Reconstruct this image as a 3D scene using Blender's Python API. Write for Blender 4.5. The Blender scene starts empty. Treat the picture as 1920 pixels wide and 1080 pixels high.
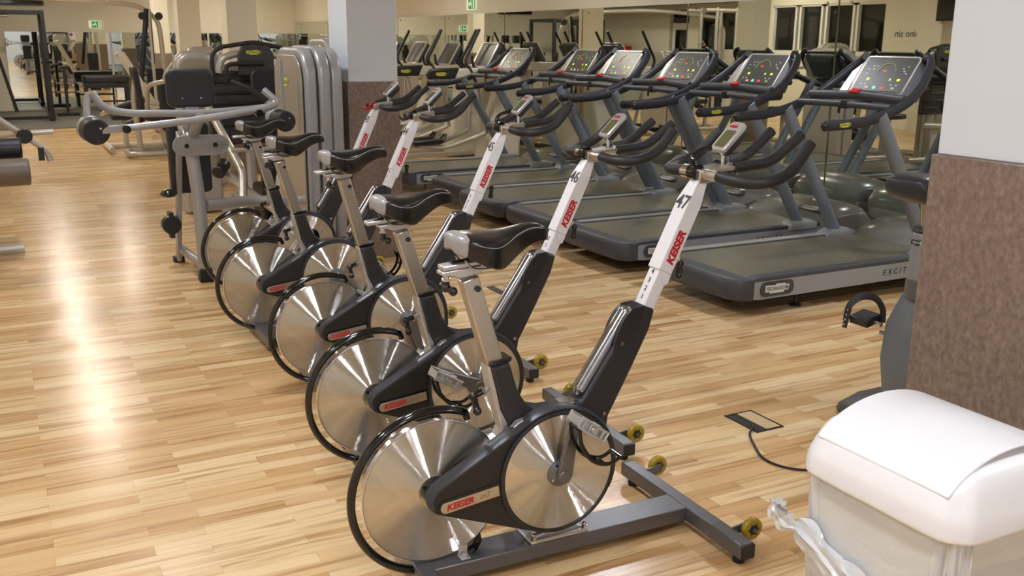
import bpy, bmesh, math, random
from mathutils import Vector, Matrix, Euler
C = bpy.context.scene.collection
PI = math.pi
rnd = random.Random(7)

# ------------------------------------------------------------------ camera, world, exposure, ceiling light
FPX, PITCH, ROLL, YAW, CAMH = 1821.78, 0.2501, 0.0054, 0.4805, 1.5035
MX = 6.2        # mirror wall
WX = -1.9       # window wall
YB = 22.6       # far wall
YR = -4.5       # wall behind
CEIL = 2.9
def make_camera():
    F = Vector((math.sin(YAW)*math.cos(PITCH), math.cos(YAW)*math.cos(PITCH), -math.sin(PITCH)))
    R = Vector((math.cos(YAW), -math.sin(YAW), 0)); U = R.cross(F)
    R2 = R*math.cos(ROLL)+U*math.sin(ROLL); U2 = -R*math.sin(ROLL)+U*math.cos(ROLL)
    cd = bpy.data.cameras.new('camera'); cd.sensor_width = 36; cd.lens = 36*FPX/1920
    cd.clip_start = .05; cd.clip_end = 200
    cd.dof.use_dof = True; cd.dof.focus_distance = 3.2; cd.dof.aperture_fstop = 9
    o = bpy.data.objects.new('camera', cd); C.objects.link(o)
    m = Matrix((R2, U2, -F)).transposed().to_4x4(); m.translation = Vector((0, 0, CAMH)); o.matrix_world = m
    bpy.context.scene.camera = o
make_camera()
sc = bpy.context.scene
sc.view_settings.view_transform = 'Standard'; sc.view_settings.look = 'None'
sc.view_settings.gamma = 1; sc.view_settings.use_curve_mapping = False
sc.view_settings.exposure = 0.55
w = bpy.data.worlds.new('night'); sc.world = w; w.use_nodes = True
w.node_tree.nodes['Background'].inputs[0].default_value = (.012, .014, .02, 1)
w.node_tree.nodes['Background'].inputs[1].default_value = 1
try:
    sc.cycles.max_bounces = 8; sc.cycles.glossy_bounces = 6; sc.cycles.diffuse_bounces = 4
    sc.cycles.sample_clamp_indirect = 6; sc.cycles.caustics_reflective = True
except Exception: pass
LIGHT_XY = [(.7, y) for y in (-3.2, .4, 3.2, 6.4, 11.8, 15.5, 19.0)]+[(1.9, 19.2)]+[(4.3, y) for y in (-3.2, .4, 3.2, 6.4, 9.6, 13.4)]+[(3.8, 17.8), (4.4, 21.0)]+[(-1.0, 1.6), (-1.0, 8.0), (-1.0, 15.0), (-.9, -3.2)]
LIGHT_W = 125.0

# ------------------------------------------------------------------ materials
def lin(c):
    return tuple(((v/255)/12.92 if v/255 <= .04045 else ((v/255+.055)/1.055)**2.4) for v in c)+(1,)
_m = {}
def mat(name, col, rough=.5, metal=0, coat=0, emis=None, es=1, spec=.5, bump=None, var=0, alpha=1, trans=0, nscale=40):
    if name in _m: return _m[name]
    m = bpy.data.materials.new(name); m.use_nodes = True; nt = m.node_tree; b = nt.nodes['Principled BSDF']
    b.inputs['Base Color'].default_value = lin(col); b.inputs['Roughness'].default_value = rough
    b.inputs['Metallic'].default_value = metal; b.inputs['Coat Weight'].default_value = coat
    b.inputs['Coat Roughness'].default_value = .08
    b.inputs['Specular IOR Level'].default_value = spec
    b.inputs['Alpha'].default_value = alpha; b.inputs['Transmission Weight'].default_value = trans
    if emis: b.inputs['Emission Color'].default_value = lin(emis); b.inputs['Emission Strength'].default_value = es
    if bump or var:
        tc = nt.nodes.new('ShaderNodeTexCoord'); n = nt.nodes.new('ShaderNodeTexNoise')
        n.inputs['Scale'].default_value = nscale; n.inputs['Detail'].default_value = 5
        nt.links.new(tc.outputs['Object'], n.inputs['Vector'])
        if bump:
            bp = nt.nodes.new('ShaderNodeBump'); bp.inputs['Strength'].default_value = bump; bp.inputs['Distance'].default_value = .002
            nt.links.new(n.outputs['Fac'], bp.inputs['Height']); nt.links.new(bp.outputs['Normal'], b.inputs['Normal'])
        if var:
            mx = nt.nodes.new('ShaderNodeMix'); mx.data_type = 'RGBA'
            a = lin(tuple(max(0, v*(1-var)) for v in col)); c2 = lin(tuple(min(255, v*(1+var)) for v in col))
            mx.inputs['A'].default_value = a; mx.inputs['B'].default_value = c2
            nt.links.new(n.outputs['Fac'], mx.inputs['Factor']); nt.links.new(mx.outputs['Result'], b.inputs['Base Color'])
    _m[name] = m; return m
BLACKP = mat('black_plastic', (30, 31, 34), .38)
BLACKG = mat('gloss_black', (10, 11, 15), .12, coat=.3)
RUBBER = mat('black_rubber', (28, 28, 31), .55, bump=.15, nscale=400)
FOAM = mat('grip_foam', (26, 27, 31), .5, bump=.2, nscale=300)
LEATHER = mat('black_leather', (14, 14, 18), .27, coat=.2, bump=.15, nscale=150)
SADGREY = mat('pearl_grey_vinyl', (152, 150, 150), .3, coat=.2)
GUNMETAL = mat('gunmetal_paint', (108, 108, 112), .34, metal=.55, bump=.05, nscale=500)
FRAMEG = mat('charcoal_frame', (54, 54, 57), .4, metal=.35, bump=.05, nscale=600)
HOUSE = mat('housing_black', (32, 31, 31), .5, bump=.25, nscale=120)
WHITEP = mat('white_paint', (222, 223, 228), .3, coat=.3, var=.02, nscale=12)
CHROME = mat('chrome', (205, 205, 208), .12, metal=1)
SATIN = mat('satin_steel', (196, 190, 180), .28, metal=.9, var=.06, nscale=14)
CAST = mat('cast_aluminium', (200, 200, 202), .32, metal=.7)
REDP = mat('red_ink', (186, 28, 38), .4)
DARKI = mat('dark_ink', (52, 54, 60), .5)
GREYI = mat('grey_ink', (150, 120, 112), .5)
SILVERP = mat('silver_paint', (160, 160, 162), .34, metal=.35)
WARMSIL = mat('warm_silver_paint', (188, 184, 176), .3, metal=.4)
YELW = mat('yellow_urethane', (176, 150, 32), .25, coat=.4, trans=.2)
HUBG = mat('hub_grey', (62, 62, 64), .35, metal=.5)
LCD = mat('lcd_olive', (92, 92, 62), .18)
LCDB = mat('console_glass', (74, 74, 70), .32, spec=.18)
TMGREY = mat('treadmill_grey', (150, 154, 160), .38, metal=.3, bump=.04, nscale=500)
TMDARK = mat('treadmill_charcoal', (62, 65, 72), .45)
TMHOOD = mat('treadmill_hood', (128, 130, 128), .22, metal=.3, coat=.4)
BELT = mat('running_belt', (104, 101, 88), .26, bump=.12, nscale=260, var=.10)
UPR = mat('blue_grey_upright', (116, 124, 134), .4, metal=.2, bump=.05, nscale=500)
TMRAIL = mat('dark_rail', (36, 38, 46), .42)
YLOGO = mat('yellow_decal', (196, 196, 62), .4)
WLOGO = mat('white_decal', (214, 214, 212), .4)
LEDY = mat('led_yellow', (220, 235, 40), .4, emis=(200, 230, 30), es=1.2)
LEDR = mat('led_red', (230, 40, 50), .4, emis=(230, 30, 40), es=1.0)
LEDG = mat('led_green', (90, 200, 160), .4, emis=(80, 190, 150), es=.7)
LEDO = mat('led_orange', (235, 130, 80), .4, emis=(235, 120, 70), es=.7)
LEDD = mat('led_dim', (150, 158, 80), .4, emis=(150, 160, 60), es=.35)
REDT = mat('red_tab', (205, 40, 40), .45)
PAD = mat('machine_pad', (34, 34, 40), .4, bump=.1, nscale=200)
SHROUD = mat('cream_shroud', (196, 190, 176), .4)
SMOKE = mat('smoked_panel', (150, 140, 124), .2, coat=.3)
CREAM = mat('cream_plaster', (226, 220, 202), .8, bump=.05, nscale=90)
WHITEW = mat('white_plaster', (206, 211, 218), .75, bump=.06, nscale=90)
BINW = mat('bin_white', (236, 237, 242), .32)
STEELD = mat('dark_steel', (40, 42, 48), .4, metal=.4)
WFRAME = mat('window_frame_white', (224, 222, 214), .5)
GLASS = mat('night_glass', (14, 16, 18), .05, spec=.8)
MIRROR = mat('mirror_silver', (228, 234, 226), .0, metal=1)
GREEN = mat('exit_green', (30, 140, 70), .5, emis=(30, 150, 70), es=.25)
EXW = mat('exit_cream', (230, 238, 214), .5, emis=(220, 235, 205), es=.3)
SKIRT = mat('skirting_grey', (120, 112, 104), .5)
CEILM = mat('ceiling_paint', (206, 202, 190), .9)
BRASS = mat('brass_plate', (196, 176, 120), .35, metal=.3)
BLUED = mat('blue_door_paint', (58, 78, 108), .5)

def brushed():
    # fine concentric lathe grooves: each point leans towards or away from the axis by a different amount
    m = bpy.data.materials.new('turned_steel'); m.use_nodes = True; nt = m.node_tree; N = nt.nodes; L = nt.links; b = N['Principled BSDF']
    b.inputs['Base Color'].default_value = lin((232, 230, 226)); b.inputs['Metallic'].default_value = 1; b.inputs['Roughness'].default_value = .09
    tc = N.new('ShaderNodeTexCoord')
    def vm(op, a, c=None, sc=None):
        n = N.new('ShaderNodeVectorMath'); n.operation = op
        for k, q in enumerate((a, c)):
            if q is None: continue
            if isinstance(q, tuple): n.inputs[k].default_value = q
            else: L.new(q, n.inputs[k])
        if sc is not None: L.new(sc, n.inputs['Scale'])
        return n.outputs[0]
    rad = vm('NORMALIZE', vm('MULTIPLY', vm('SUBTRACT', tc.outputs['Generated'], (.5, .5, .5)), (1, 0, 1)))
    tr = N.new('ShaderNodeVectorTransform'); tr.vector_type = 'VECTOR'; tr.convert_from = 'OBJECT'; tr.convert_to = 'WORLD'; L.new(rad, tr.inputs[0])
    wn = N.new('ShaderNodeTexWhiteNoise'); wn.noise_dimensions = '3D'; L.new(vm('MULTIPLY', tc.outputs['Generated'], (9173, 7919, 8513)), wn.inputs['Vector'])
    sp = N.new('ShaderNodeSeparateColor'); L.new(wn.outputs['Color'], sp.inputs[0])
    a1 = N.new('ShaderNodeMath'); a1.operation = 'MULTIPLY'; L.new(sp.outputs[0], a1.inputs[0]); a1.inputs[1].default_value = 2
    a2 = N.new('ShaderNodeMath'); a2.operation = 'MULTIPLY_ADD'; a2.inputs[1].default_value = 1.15; a2.inputs[2].default_value = -1.15; L.new(a1.outputs[0], a2.inputs[0])
    g = N.new('ShaderNodeNewGeometry')
    nn = vm('NORMALIZE', vm('ADD', g.outputs['Normal'], vm('SCALE', tr.outputs[0], None, a2.outputs[0])))
    L.new(nn, b.inputs['Normal'])
    return m
TURNED = brushed()

def wood_floor():
    m = bpy.data.materials.new('beech_laminate'); m.use_nodes = True; nt = m.node_tree; N = nt.nodes; L = nt.links
    b = N['Principled BSDF']
    tc = N.new('ShaderNodeTexCoord')
    def brick(wd, h, off, c1, c2, mortar, ms, bias=0, sq=1):
        k = N.new('ShaderNodeTexBrick'); k.offset = off; k.squash = sq
        k.inputs['Scale'].default_value = 1; k.inputs['Brick Width'].default_value = wd; k.inputs['Row Height'].default_value = h
        k.inputs['Mortar Size'].default_value = ms; k.inputs['Mortar Smooth'].default_value = .1; k.inputs['Bias'].default_value = bias
        k.inputs['Color1'].default_value = c1; k.inputs['Color2'].default_value = c2; k.inputs['Mortar'].default_value = mortar
        L.new(tc.outputs['Object'], k.inputs['Vector']); return k
    # tones of single strips
    s1 = brick(.43, .064, .37, (0, 0, 0, 1), (1, 1, 1, 1), (.5, .5, .5, 1), 0)
    nz = N.new('ShaderNodeTexNoise'); mp = N.new('ShaderNodeMapping')
    mp.inputs['Scale'].default_value = (1.6, 30, 1); L.new(tc.outputs['Object'], mp.inputs['Vector'])
    # offset the grain per strip so that it does not run across strips
    av = N.new('ShaderNodeVectorMath'); av.operation = 'MULTIPLY_ADD'; av.inputs[1].default_value = (37, 11, 5)
    L.new(s1.outputs['Color'], av.inputs[0]); L.new(mp.outputs[0], av.inputs[2]); L.new(av.outputs[0], nz.inputs['Vector'])
    nz.inputs['Scale'].default_value = 1.0; nz.inputs['Detail'].default_value = 6; nz.inputs['Distortion'].default_value = .4
    cr = N.new('ShaderNodeValToRGB'); e = cr.color_ramp; e.interpolation = 'LINEAR'
    e.elements[0].position = 0; e.elements[0].color = lin((194, 153, 104)); e.elements[1].position = 1; e.elements[1].color = lin((227, 201, 157))
    for ps, c in ((.35, (207, 170, 121)), (.65, (218, 186, 139))):
        x = e.elements.new(ps); x.color = lin(c)
    L.new(s1.outputs['Color'], cr.inputs[0])
    # darker heartwood streaks
    sr = N.new('ShaderNodeValToRGB'); sr.color_ramp.elements[0].position = .33; sr.color_ramp.elements[0].color = (.55, .45, .35, 1)
    sr.color_ramp.elements[1].position = .50; sr.color_ramp.elements[1].color = (1, 1, 1, 1)
    L.new(nz.outputs['Fac'], sr.inputs[0])
    mu = N.new('ShaderNodeMix'); mu.data_type = 'RGBA'; mu.blend_type = 'MULTIPLY'; mu.inputs['Factor'].default_value = .8
    L.new(cr.outputs[0], mu.inputs['A']); L.new(sr.outputs[0], mu.inputs['B'])
    # strip seams and board seams
    s2 = brick(.43, .064, .37, (1, 1, 1, 1), (1, 1, 1, 1), (.80, .74, .66, 1), .0012)
    mu2 = N.new('ShaderNodeMix'); mu2.data_type = 'RGBA'; mu2.blend_type = 'MULTIPLY'; mu2.inputs['Factor'].default_value = .7
    L.new(mu.outputs['Result'], mu2.inputs['A']); L.new(s2.outputs['Color'], mu2.inputs['B'])
    L.new(mu2.outputs['Result'], b.inputs['Base Color'])
    s3 = brick(1.29, .192, .5, (1, 1, 1, 1), (1, 1, 1, 1), (0, 0, 0, 1), .0025)
    n2 = N.new('ShaderNodeTexNoise'); n2.inputs['Scale'].default_value = 2.2; L.new(tc.outputs['Object'], n2.inputs['Vector'])
    ad = N.new('ShaderNodeMath'); ad.operation = 'MULTIPLY_ADD'; ad.inputs[1].default_value = .9
    L.new(n2.outputs['Fac'], ad.inputs[0]); L.new(s3.outputs['Color'], ad.inputs[2])
    bp = N.new('ShaderNodeBump'); bp.inputs['Strength'].default_value = .35; bp.inputs['Distance'].default_value = .003
    L.new(ad.outputs[0], bp.inputs['Height']); L.new(bp.outputs[0], b.inputs['Normal'])
    b.inputs['Roughness'].default_value = .24; b.inputs['Specular IOR Level'].default_value = .55
    return m
WOODF = wood_floor()

def stone():
    m = bpy.data.materials.new('brown_stone_laminate'); m.use_nodes = True; nt = m.node_tree; N = nt.nodes; L = nt.links
    b = N['Principled BSDF']; tc = N.new('ShaderNodeTexCoord')
    mp = N.new('ShaderNodeMapping'); mp.inputs['Scale'].default_value = (1, 1, .7); L.new(tc.outputs['Object'], mp.inputs['Vector'])
    n = N.new('ShaderNodeTexNoise'); n.inputs['Scale'].default_value = 70; n.inputs['Detail'].default_value = 8; n.inputs['Roughness'].default_value = .75
    L.new(mp.outputs[0], n.inputs['Vector'])
    cr = N.new('ShaderNodeValToRGB'); e = cr.color_ramp
    e.elements[0].position = .3; e.elements[0].color = lin((98, 82, 72)); e.elements[1].position = .72; e.elements[1].color = lin((152, 136, 124))
    x = e.elements.new(.5); x.color = lin((124, 107, 96))
    L.new(n.outputs['Fac'], cr.inputs[0]); L.new(cr.outputs[0], b.inputs['Base Color']); b.inputs['Roughness'].default_value = .32
    return m
STONE = stone()
def rubber_mat():
    return mat('rubber_floor', (92, 92, 86), .5, var=.12, nscale=60, bump=.1)
def wood_panel():
    m = bpy.data.materials.new('panel_wood'); m.use_nodes = True; nt = m.node_tree; N = nt.nodes; L = nt.links
    b = N['Principled BSDF']; tc = N.new('ShaderNodeTexCoord'); mp = N.new('ShaderNodeMapping'); mp.inputs['Scale'].default_value = (.6, 1, 9)
    n = N.new('ShaderNodeTexNoise'); n.inputs['Scale'].default_value = 2; n.inputs['Detail'].default_value = 4
    L.new(tc.outputs['Object'], mp.inputs['Vector']); L.new(mp.outputs[0], n.inputs['Vector'])
    cr = N.new('ShaderNodeValToRGB'); cr.color_ramp.elements[0].position = .35; cr.color_ramp.elements[0].color = lin((150, 104, 66)); cr.color_ramp.elements[1].position = .65; cr.color_ramp.elements[1].color = lin((206, 164, 118))
    L.new(n.outputs['Fac'], cr.inputs[0]); L.new(cr.outputs[0], b.inputs['Base Color']); b.inputs['Roughness'].default_value = .4
    return m
WPANEL = wood_panel()

# ------------------------------------------------------------------ mesh builder
def V(*a): return Vector(a[0]) if len(a) == 1 else Vector(a)
def catmull(pts, n=6, closed=False):
    P = [V(p) for p in pts]; out = []; m = len(P)
    rng = range(m if closed else m-1)
    for i in rng:
        g = (lambda k: P[k % m]) if closed else (lambda k: P[max(0, min(m-1, k))])
        p0, p1, p2, p3 = g(i-1), g(i), g(i+1), g(i+2)
        for j in range(n):
            t = j/n
            out.append(.5*((2*p1)+(p2-p0)*t+(2*p0-5*p1+4*p2-p3)*t*t+(3*p1-p0-3*p2+p3)*t**3))
    if not closed: out.append(P[-1])
    return out
def fillet(pts, r, n=6):
    P = [V(p) for p in pts]; out = [P[0]]
    for i in range(1, len(P)-1):
        a, b, c = P[i-1], P[i], P[i+1]
        u = (a-b); v = (c-b); d = min(r, u.length*.49, v.length*.49)
        s = b+u.normalized()*d; e = b+v.normalized()*d
        for j in range(n+1):
            t = j/n; out.append(s*(1-t)**2+b*2*t*(1-t)+e*t*t)
    out.append(P[-1]); return out
class MB:
    def __init__(s): s.bm = bmesh.new()
    def box(s, c, d, rot=None, taper=None):
        c = V(c); M = Matrix.Translation(c)
        if rot is not None: M = M @ (rot.to_4x4() if isinstance(rot, Matrix) else Euler(rot).to_matrix().to_4x4())
        vs = []
        for z in (-.5, .5):
            k = 1 if (z < 0 or not taper) else taper
            for x, y in ((-.5, -.5), (.5, -.5), (.5, .5), (-.5, .5)):
                vs.append(s.bm.verts.new(M @ Vector((x*d[0]*k, y*d[1]*k, z*d[2]))))
        for f in ((3, 2, 1, 0), (4, 5, 6, 7), (0, 1, 5, 4), (1, 2, 6, 5), (2, 3, 7, 6), (3, 0, 4, 7)):
            s.bm.faces.new([vs[i] for i in f])
        return s
    def bar(s, a, b, wy, wz, up=(0, 0, 1)):      # rectangular bar from a to b
        a, b = V(a), V(b); z = (b-a); l = z.length; z.normalize(); u = V(up)
        x = u.cross(z)
        if x.length < 1e-4: x = Vector((1, 0, 0))
        x.normalize(); y = z.cross(x); R = Matrix((x, y, z)).transposed()
        return s.box((a+b)/2, (wy, wz, l), R)
    def ring(s, c, x, y, r, seg, r2=None):
        r2 = r if r2 is None else r2
        return [s.bm.verts.new(c+x*(r*math.cos(2*PI*i/seg))+y*(r2*math.sin(2*PI*i/seg))) for i in range(seg)]
    def tube(s, pts, r, seg=14, caps=True, ry=None, closed=False, up=None):
        P = [V(p) for p in pts]; n = len(P); rs = r if isinstance(r, (list, tuple)) else [r]*n
        T = []
        for i in range(n):
            if closed: t = P[(i+1) % n]-P[i-1]
            else: t = P[min(n-1, i+1)]-P[max(0, i-1)]
            T.append(t.normalized())
        u = V(up) if up else (Vector((0, 0, 1)) if abs(T[0].z) < .9 else Vector((0, 1, 0)))
        x = u.cross(T[0]).normalized(); rings = []
        for i in range(n):
            if up: x = V(up).cross(T[i]).normalized()
            else: x = (x-T[i]*x.dot(T[i])).normalized()
            y = T[i].cross(x); rr = rs[i]
            rings.append(s.ring(P[i], x, y, rr, seg, (ry*rr/rs[0]) if ry else rr))
        m = n if closed else n-1
        for i in range(m):
            A, B = rings[i], rings[(i+1) % n]
            for j in range(seg): s.bm.faces.new((A[j], A[(j+1) % seg], B[(j+1) % seg], B[j]))
        if caps and not closed:
            s.bm.faces.new(rings[0][::-1]); s.bm.faces.new(rings[-1])
        return s
    def cyl(s, a, b, r, r2=None, seg=24):
        return s.tube([a, b], [r, r if r2 is None else r2], seg)
    def prism(s, poly, o, u, v, h0, h1):     # polygon in plane (o,u,v), thickness along u x v
        u, v, o = V(u), V(v), V(o); n = u.cross(v).normalized()
        A = [s.bm.verts.new(o+u*p[0]+v*p[1]+n*h0) for p in poly]; B = [s.bm.verts.new(o+u*p[0]+v*p[1]+n*h1) for p in poly]
        k = len(poly); f1 = s.bm.faces.new(A[::-1]); f2 = s.bm.faces.new(B)
        for i in range(k): s.bm.faces.new((A[i], A[(i+1) % k], B[(i+1) % k], B[i]))
        return s
    def pxz(s, poly, y0, y1):                # polygon given as (x, z), y from y0 to y1
        return s.prism(poly, (0, 0, 0), (1, 0, 0), (0, 0, 1), -y0, -y1)
    def lathe(s, prof, o, axis=(0, 0, 1), seg=40, cap=True):
        a = V(axis).normalized(); x = (Vector((1, 0, 0)) if abs(a.x) < .9 else Vector((0, 1, 0))); x = (x-a*x.dot(a)).normalized(); y = a.cross(x); o = V(o)
        rg = [s.ring(o+a*h, x, y, max(r, 1e-4), seg) for r, h in prof]
        for A, B in zip(rg, rg[1:]):
            for j in range(seg): s.bm.faces.new((A[j], A[(j+1) % seg], B[(j+1) % seg], B[j]))
        if cap: s.bm.faces.new(rg[0][::-1]); s.bm.faces.new(rg[-1])
        return s
    def loft(s, rings, caps=True, closed=True):
        R = [[s.bm.verts.new(V(p)) for p in r] for r in rings]; k = len(R[0])
        for A, B in zip(R, R[1:]):
            for j in range(k if closed else k-1): s.bm.faces.new((A[j], A[(j+1) % k], B[(j+1) % k], B[j]))
        if caps: s.bm.faces.new(R[0][::-1]); s.bm.faces.new(R[-1])
        return s
    def sph(s, c, r, sc_=(1, 1, 1), seg=16):
        c = V(c); prof = [(math.sin(PI*i/10), -math.cos(PI*i/10)) for i in range(11)]
        rg = [[s.bm.verts.new(c+Vector((sc_[0]*r*max(pr, 1e-3)*math.cos(2*PI*j/seg), sc_[1]*r*max(pr, 1e-3)*math.sin(2*PI*j/seg), sc_[2]*r*h))) for j in range(seg)] for pr, h in prof]
        for A, B in zip(rg, rg[1:]):
            for j in range(seg): s.bm.faces.new((A[j], A[(j+1) % seg], B[(j+1) % seg], B[j]))
        return s
    def build(s, name, m, parent=None, bevel=0, seg=2, sharp=35, sub=0, label=None, kind=None):
        bmesh.ops.recalc_face_normals(s.bm, faces=s.bm.faces[:])
        me = bpy.data.meshes.new(name); s.bm.to_mesh(me); s.bm.free()
        for p in me.polygons: p.use_smooth = True
        me.set_sharp_from_angle(angle=math.radians(sharp))
        me.materials.append(m)
        o = bpy.data.objects.new(name, me); C.objects.link(o)
        if parent: o.parent = parent
        if bevel:
            b = o.modifiers.new('bevel', 'BEVEL'); b.width = bevel; b.segments = seg; b.limit_method = 'ANGLE'; b.angle_limit = math.radians(38); b.harden_normals = False
        if sub:
            d = o.modifiers.new('sub', 'SUBSURF'); d.levels = sub; d.render_levels = sub
        if label: o['label'] = label
        if kind: o['kind'] = kind
        return o
def thing(name, label, cat, loc=(0, 0, 0), rz=0, group=None):
    o = bpy.data.objects.new(name, None); C.objects.link(o); o.location = loc; o.rotation_euler = (0, 0, rz); o.empty_display_size = .1
    o['label'] = label; o['category'] = cat
    if group: o['group'] = group
    return o
def tag(o, label, cat, group=None):
    o['label'] = label; o['category'] = cat
    if group: o['group'] = group
    return o
def dup(root, loc, rz, label, group=None):
    def cp(o, par):
        c = o.copy(); C.objects.link(c); c.parent = par
        for ch in list(o.children): cp(ch, c)
        return c
    r = cp(root, None); r.location = loc; r.rotation_euler = (0, 0, rz); r['label'] = label
    if group: r['group'] = group
    return r
def text(body, size, o, u, v, m, parent, name='lettering', bold=0, shear=0, ext=.0006, spacing=1, align='LEFT', aspect=1, label=None):
    cu = bpy.data.curves.new(name, 'FONT'); cu.body = body; cu.size = size; cu.offset = bold*size; cu.shear = shear; cu.extrude = ext
    cu.space_character = spacing; cu.align_x = align; cu.resolution_u = 3
    ob = bpy.data.objects.new('tmp_text', cu); C.objects.link(ob)
    dg = bpy.context.evaluated_depsgraph_get(); me = bpy.data.meshes.new_from_object(ob.evaluated_get(dg))
    bpy.data.objects.remove(ob); bpy.data.curves.remove(cu)
    u, v = V(u).normalized(), V(v).normalized(); n = u.cross(v)
    M = Matrix((u*aspect, v, n)).transposed().to_4x4(); M.translation = V(o); me.transform(M)
    me.materials.clear(); me.materials.append(m)
    r = bpy.data.objects.new(name, me); C.objects.link(r); r.parent = parent
    if label: r['label'] = label
    return r
def stadium(w_, h, n=8, left=True, right=True, r=None):
    r = h/2 if r is None else r; P = []
    def arc(cx, cy, a0, a1):
        for i in range(n+1):
            a = a0+(a1-a0)*i/n; P.append((cx+r*math.cos(a), cy+r*math.sin(a)))
    if right: arc(w_/2-r, -h/2+r, -PI/2, 0); arc(w_/2-r, h/2-r, 0, PI/2)
    else: P += [(w_/2, -h/2), (w_/2, h/2)]
    if left: arc(-w_/2+r, h/2-r, PI/2, PI); arc(-w_/2+r, -h/2+r, PI, 1.5*PI)
    else: P += [(-w_/2, h/2), (-w_/2, -h/2)]
    return P
def logo_plaque(o, u, v, w_, plate, ink, parent, name='logo_plaque'):
    """the stepped maker's plaque with its lettering"""
    h = w_*.30
    poly = [(-.5, -.32), (-.32, -.32), (-.30, -.5), (.28, -.5), (.30, -.3), (.46, -.3), (.5, .32), (.34, .32), (.32, .5), (-.06, .5), (-.08, .36), (-.5, .42)]
    b = MB().prism([(x*w_, y*h) for x, y in poly], o, u, v, 0, .0012).build(name, plate, parent)
    uu, vv = V(u), V(v); n = uu.cross(vv)
    text('TECHNOGYM', h*.56, V(o)-vv*h*.18+n*.0014, u, v, ink, b, 'lettering', bold=.01, align='CENTER', aspect=.86)
    return b

# ------------------------------------------------------------------ the room
def st(o): o['kind'] = 'structure'; return o
st(MB().box(((MX+WX)/2, (YB+YR)/2, -.05), (MX-WX+.4, YB-YR+.4, .1)).build('floor', WOODF))
st(MB().box(((MX+WX)/2, (YB+YR)/2, CEIL+.05), (MX-WX+.4, YB-YR+.4, .1)).build('ceiling', CEILM))
st(MB().box((MX+.1, (YB+YR)/2, CEIL/2), (.2, YB-YR+.4, CEIL)).build('wall_right', CREAM))
st(MB().box(((MX+WX)/2, YB+.1, CEIL/2), (MX-WX, .2, CEIL)).build('wall_far', CREAM))
st(MB().box(((MX+WX)/2, YR-.1, CEIL/2), (MX-WX, .2, CEIL)).build('wall_back', WHITEW))
# window wall with openings for windows and a door
WINS = [(15.2, 15.85), (14.5, 15.08), (13.7, 14.38), (12.93, 13.6), (17.0, 17.55), (17.65, 18.25)]
def window_wall():
    b = MB(); zs, zt = 1.29, 2.2
    b.box((WX-.1, (YB+YR)/2, (zt+CEIL)/2), (.2, YB-YR, CEIL-zt))
    b.box((WX-.1, (YR+18.6)/2, zs/2), (.2, 18.6-YR, zs)); b.box((WX-.1, (YB+19.35)/2, zt/2), (.2, YB-19.35, zt))
    cuts = [(12.93, 15.85), (17.0, 18.25)]; y = YR
    for a, c in cuts:
        b.box((WX-.1, (y+a)/2, (zs+zt)/2), (.2, a-y, zt-zs)); y = c
    b.box((WX-.1, (y+18.6)/2, (zs+zt)/2), (.2, 18.6-y, zt-zs))
    st(b.build('wall_left', CREAM))
window_wall()
for i, (a, c) in enumerate(WINS):
    wn = MB().box((WX-.1, (a+c)/2, 1.745), (.012, c-a, .91)).build('window_%d' % (i+1), GLASS); st(wn)
    f = MB()
    for y in (a, c): f.box((WX-.06, y, 1.745), (.08, .05, .93))
    for z in (1.3, 2.19): f.box((WX-.06, (a+c)/2, z), (.08, c-a+.05, .05))
    f.build('window_frame', WFRAME, wn)
dr = MB().box((WX-.1, 18.975, .95), (.05, .7, 1.9)).build('door_1', WFRAME); st(dr)
MB().box((WX-.07, 18.975, 1.05), (.012, .44, 1.4)).build('door_glass', GLASS, dr)
MB().box((WX-.07, 18.975, 2.05), (.012, .6, .26)).build('transom_glass', GLASS, dr)
MB().box((WX-.02, 18.73, 1.05), (.05, .02, .12)).build('door_handle', CHROME, dr)
d2 = MB().box((4.15, YR+.02, .98), (.74, .05, 1.96)).build('door_2', BLUED); st(d2)
MB().box((3.85, YR+.07, 1.0), (.12, .03, .03)).build('door_handle', CHROME, d2)
# wood dado on the wall behind the camera
st(MB().box((2.35, YR+.02, .49), (1.25, .04, .98)).build('trim_1', WPANEL))
st(MB().box((3.45, YR+.02, .49), (.5, .04, .98)).build('trim_2', WPANEL))
# skirting under the mirrors
st(MB().box((MX-.012, (YB+YR)/2, .04), (.024, YB-YR, .08)).build('baseboard_right', SKIRT))
st(MB().box(((MX+WX)/2, YB-.012, .02), (MX-WX-.05, .02, .04)).build('baseboard_far', SKIRT))
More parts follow.
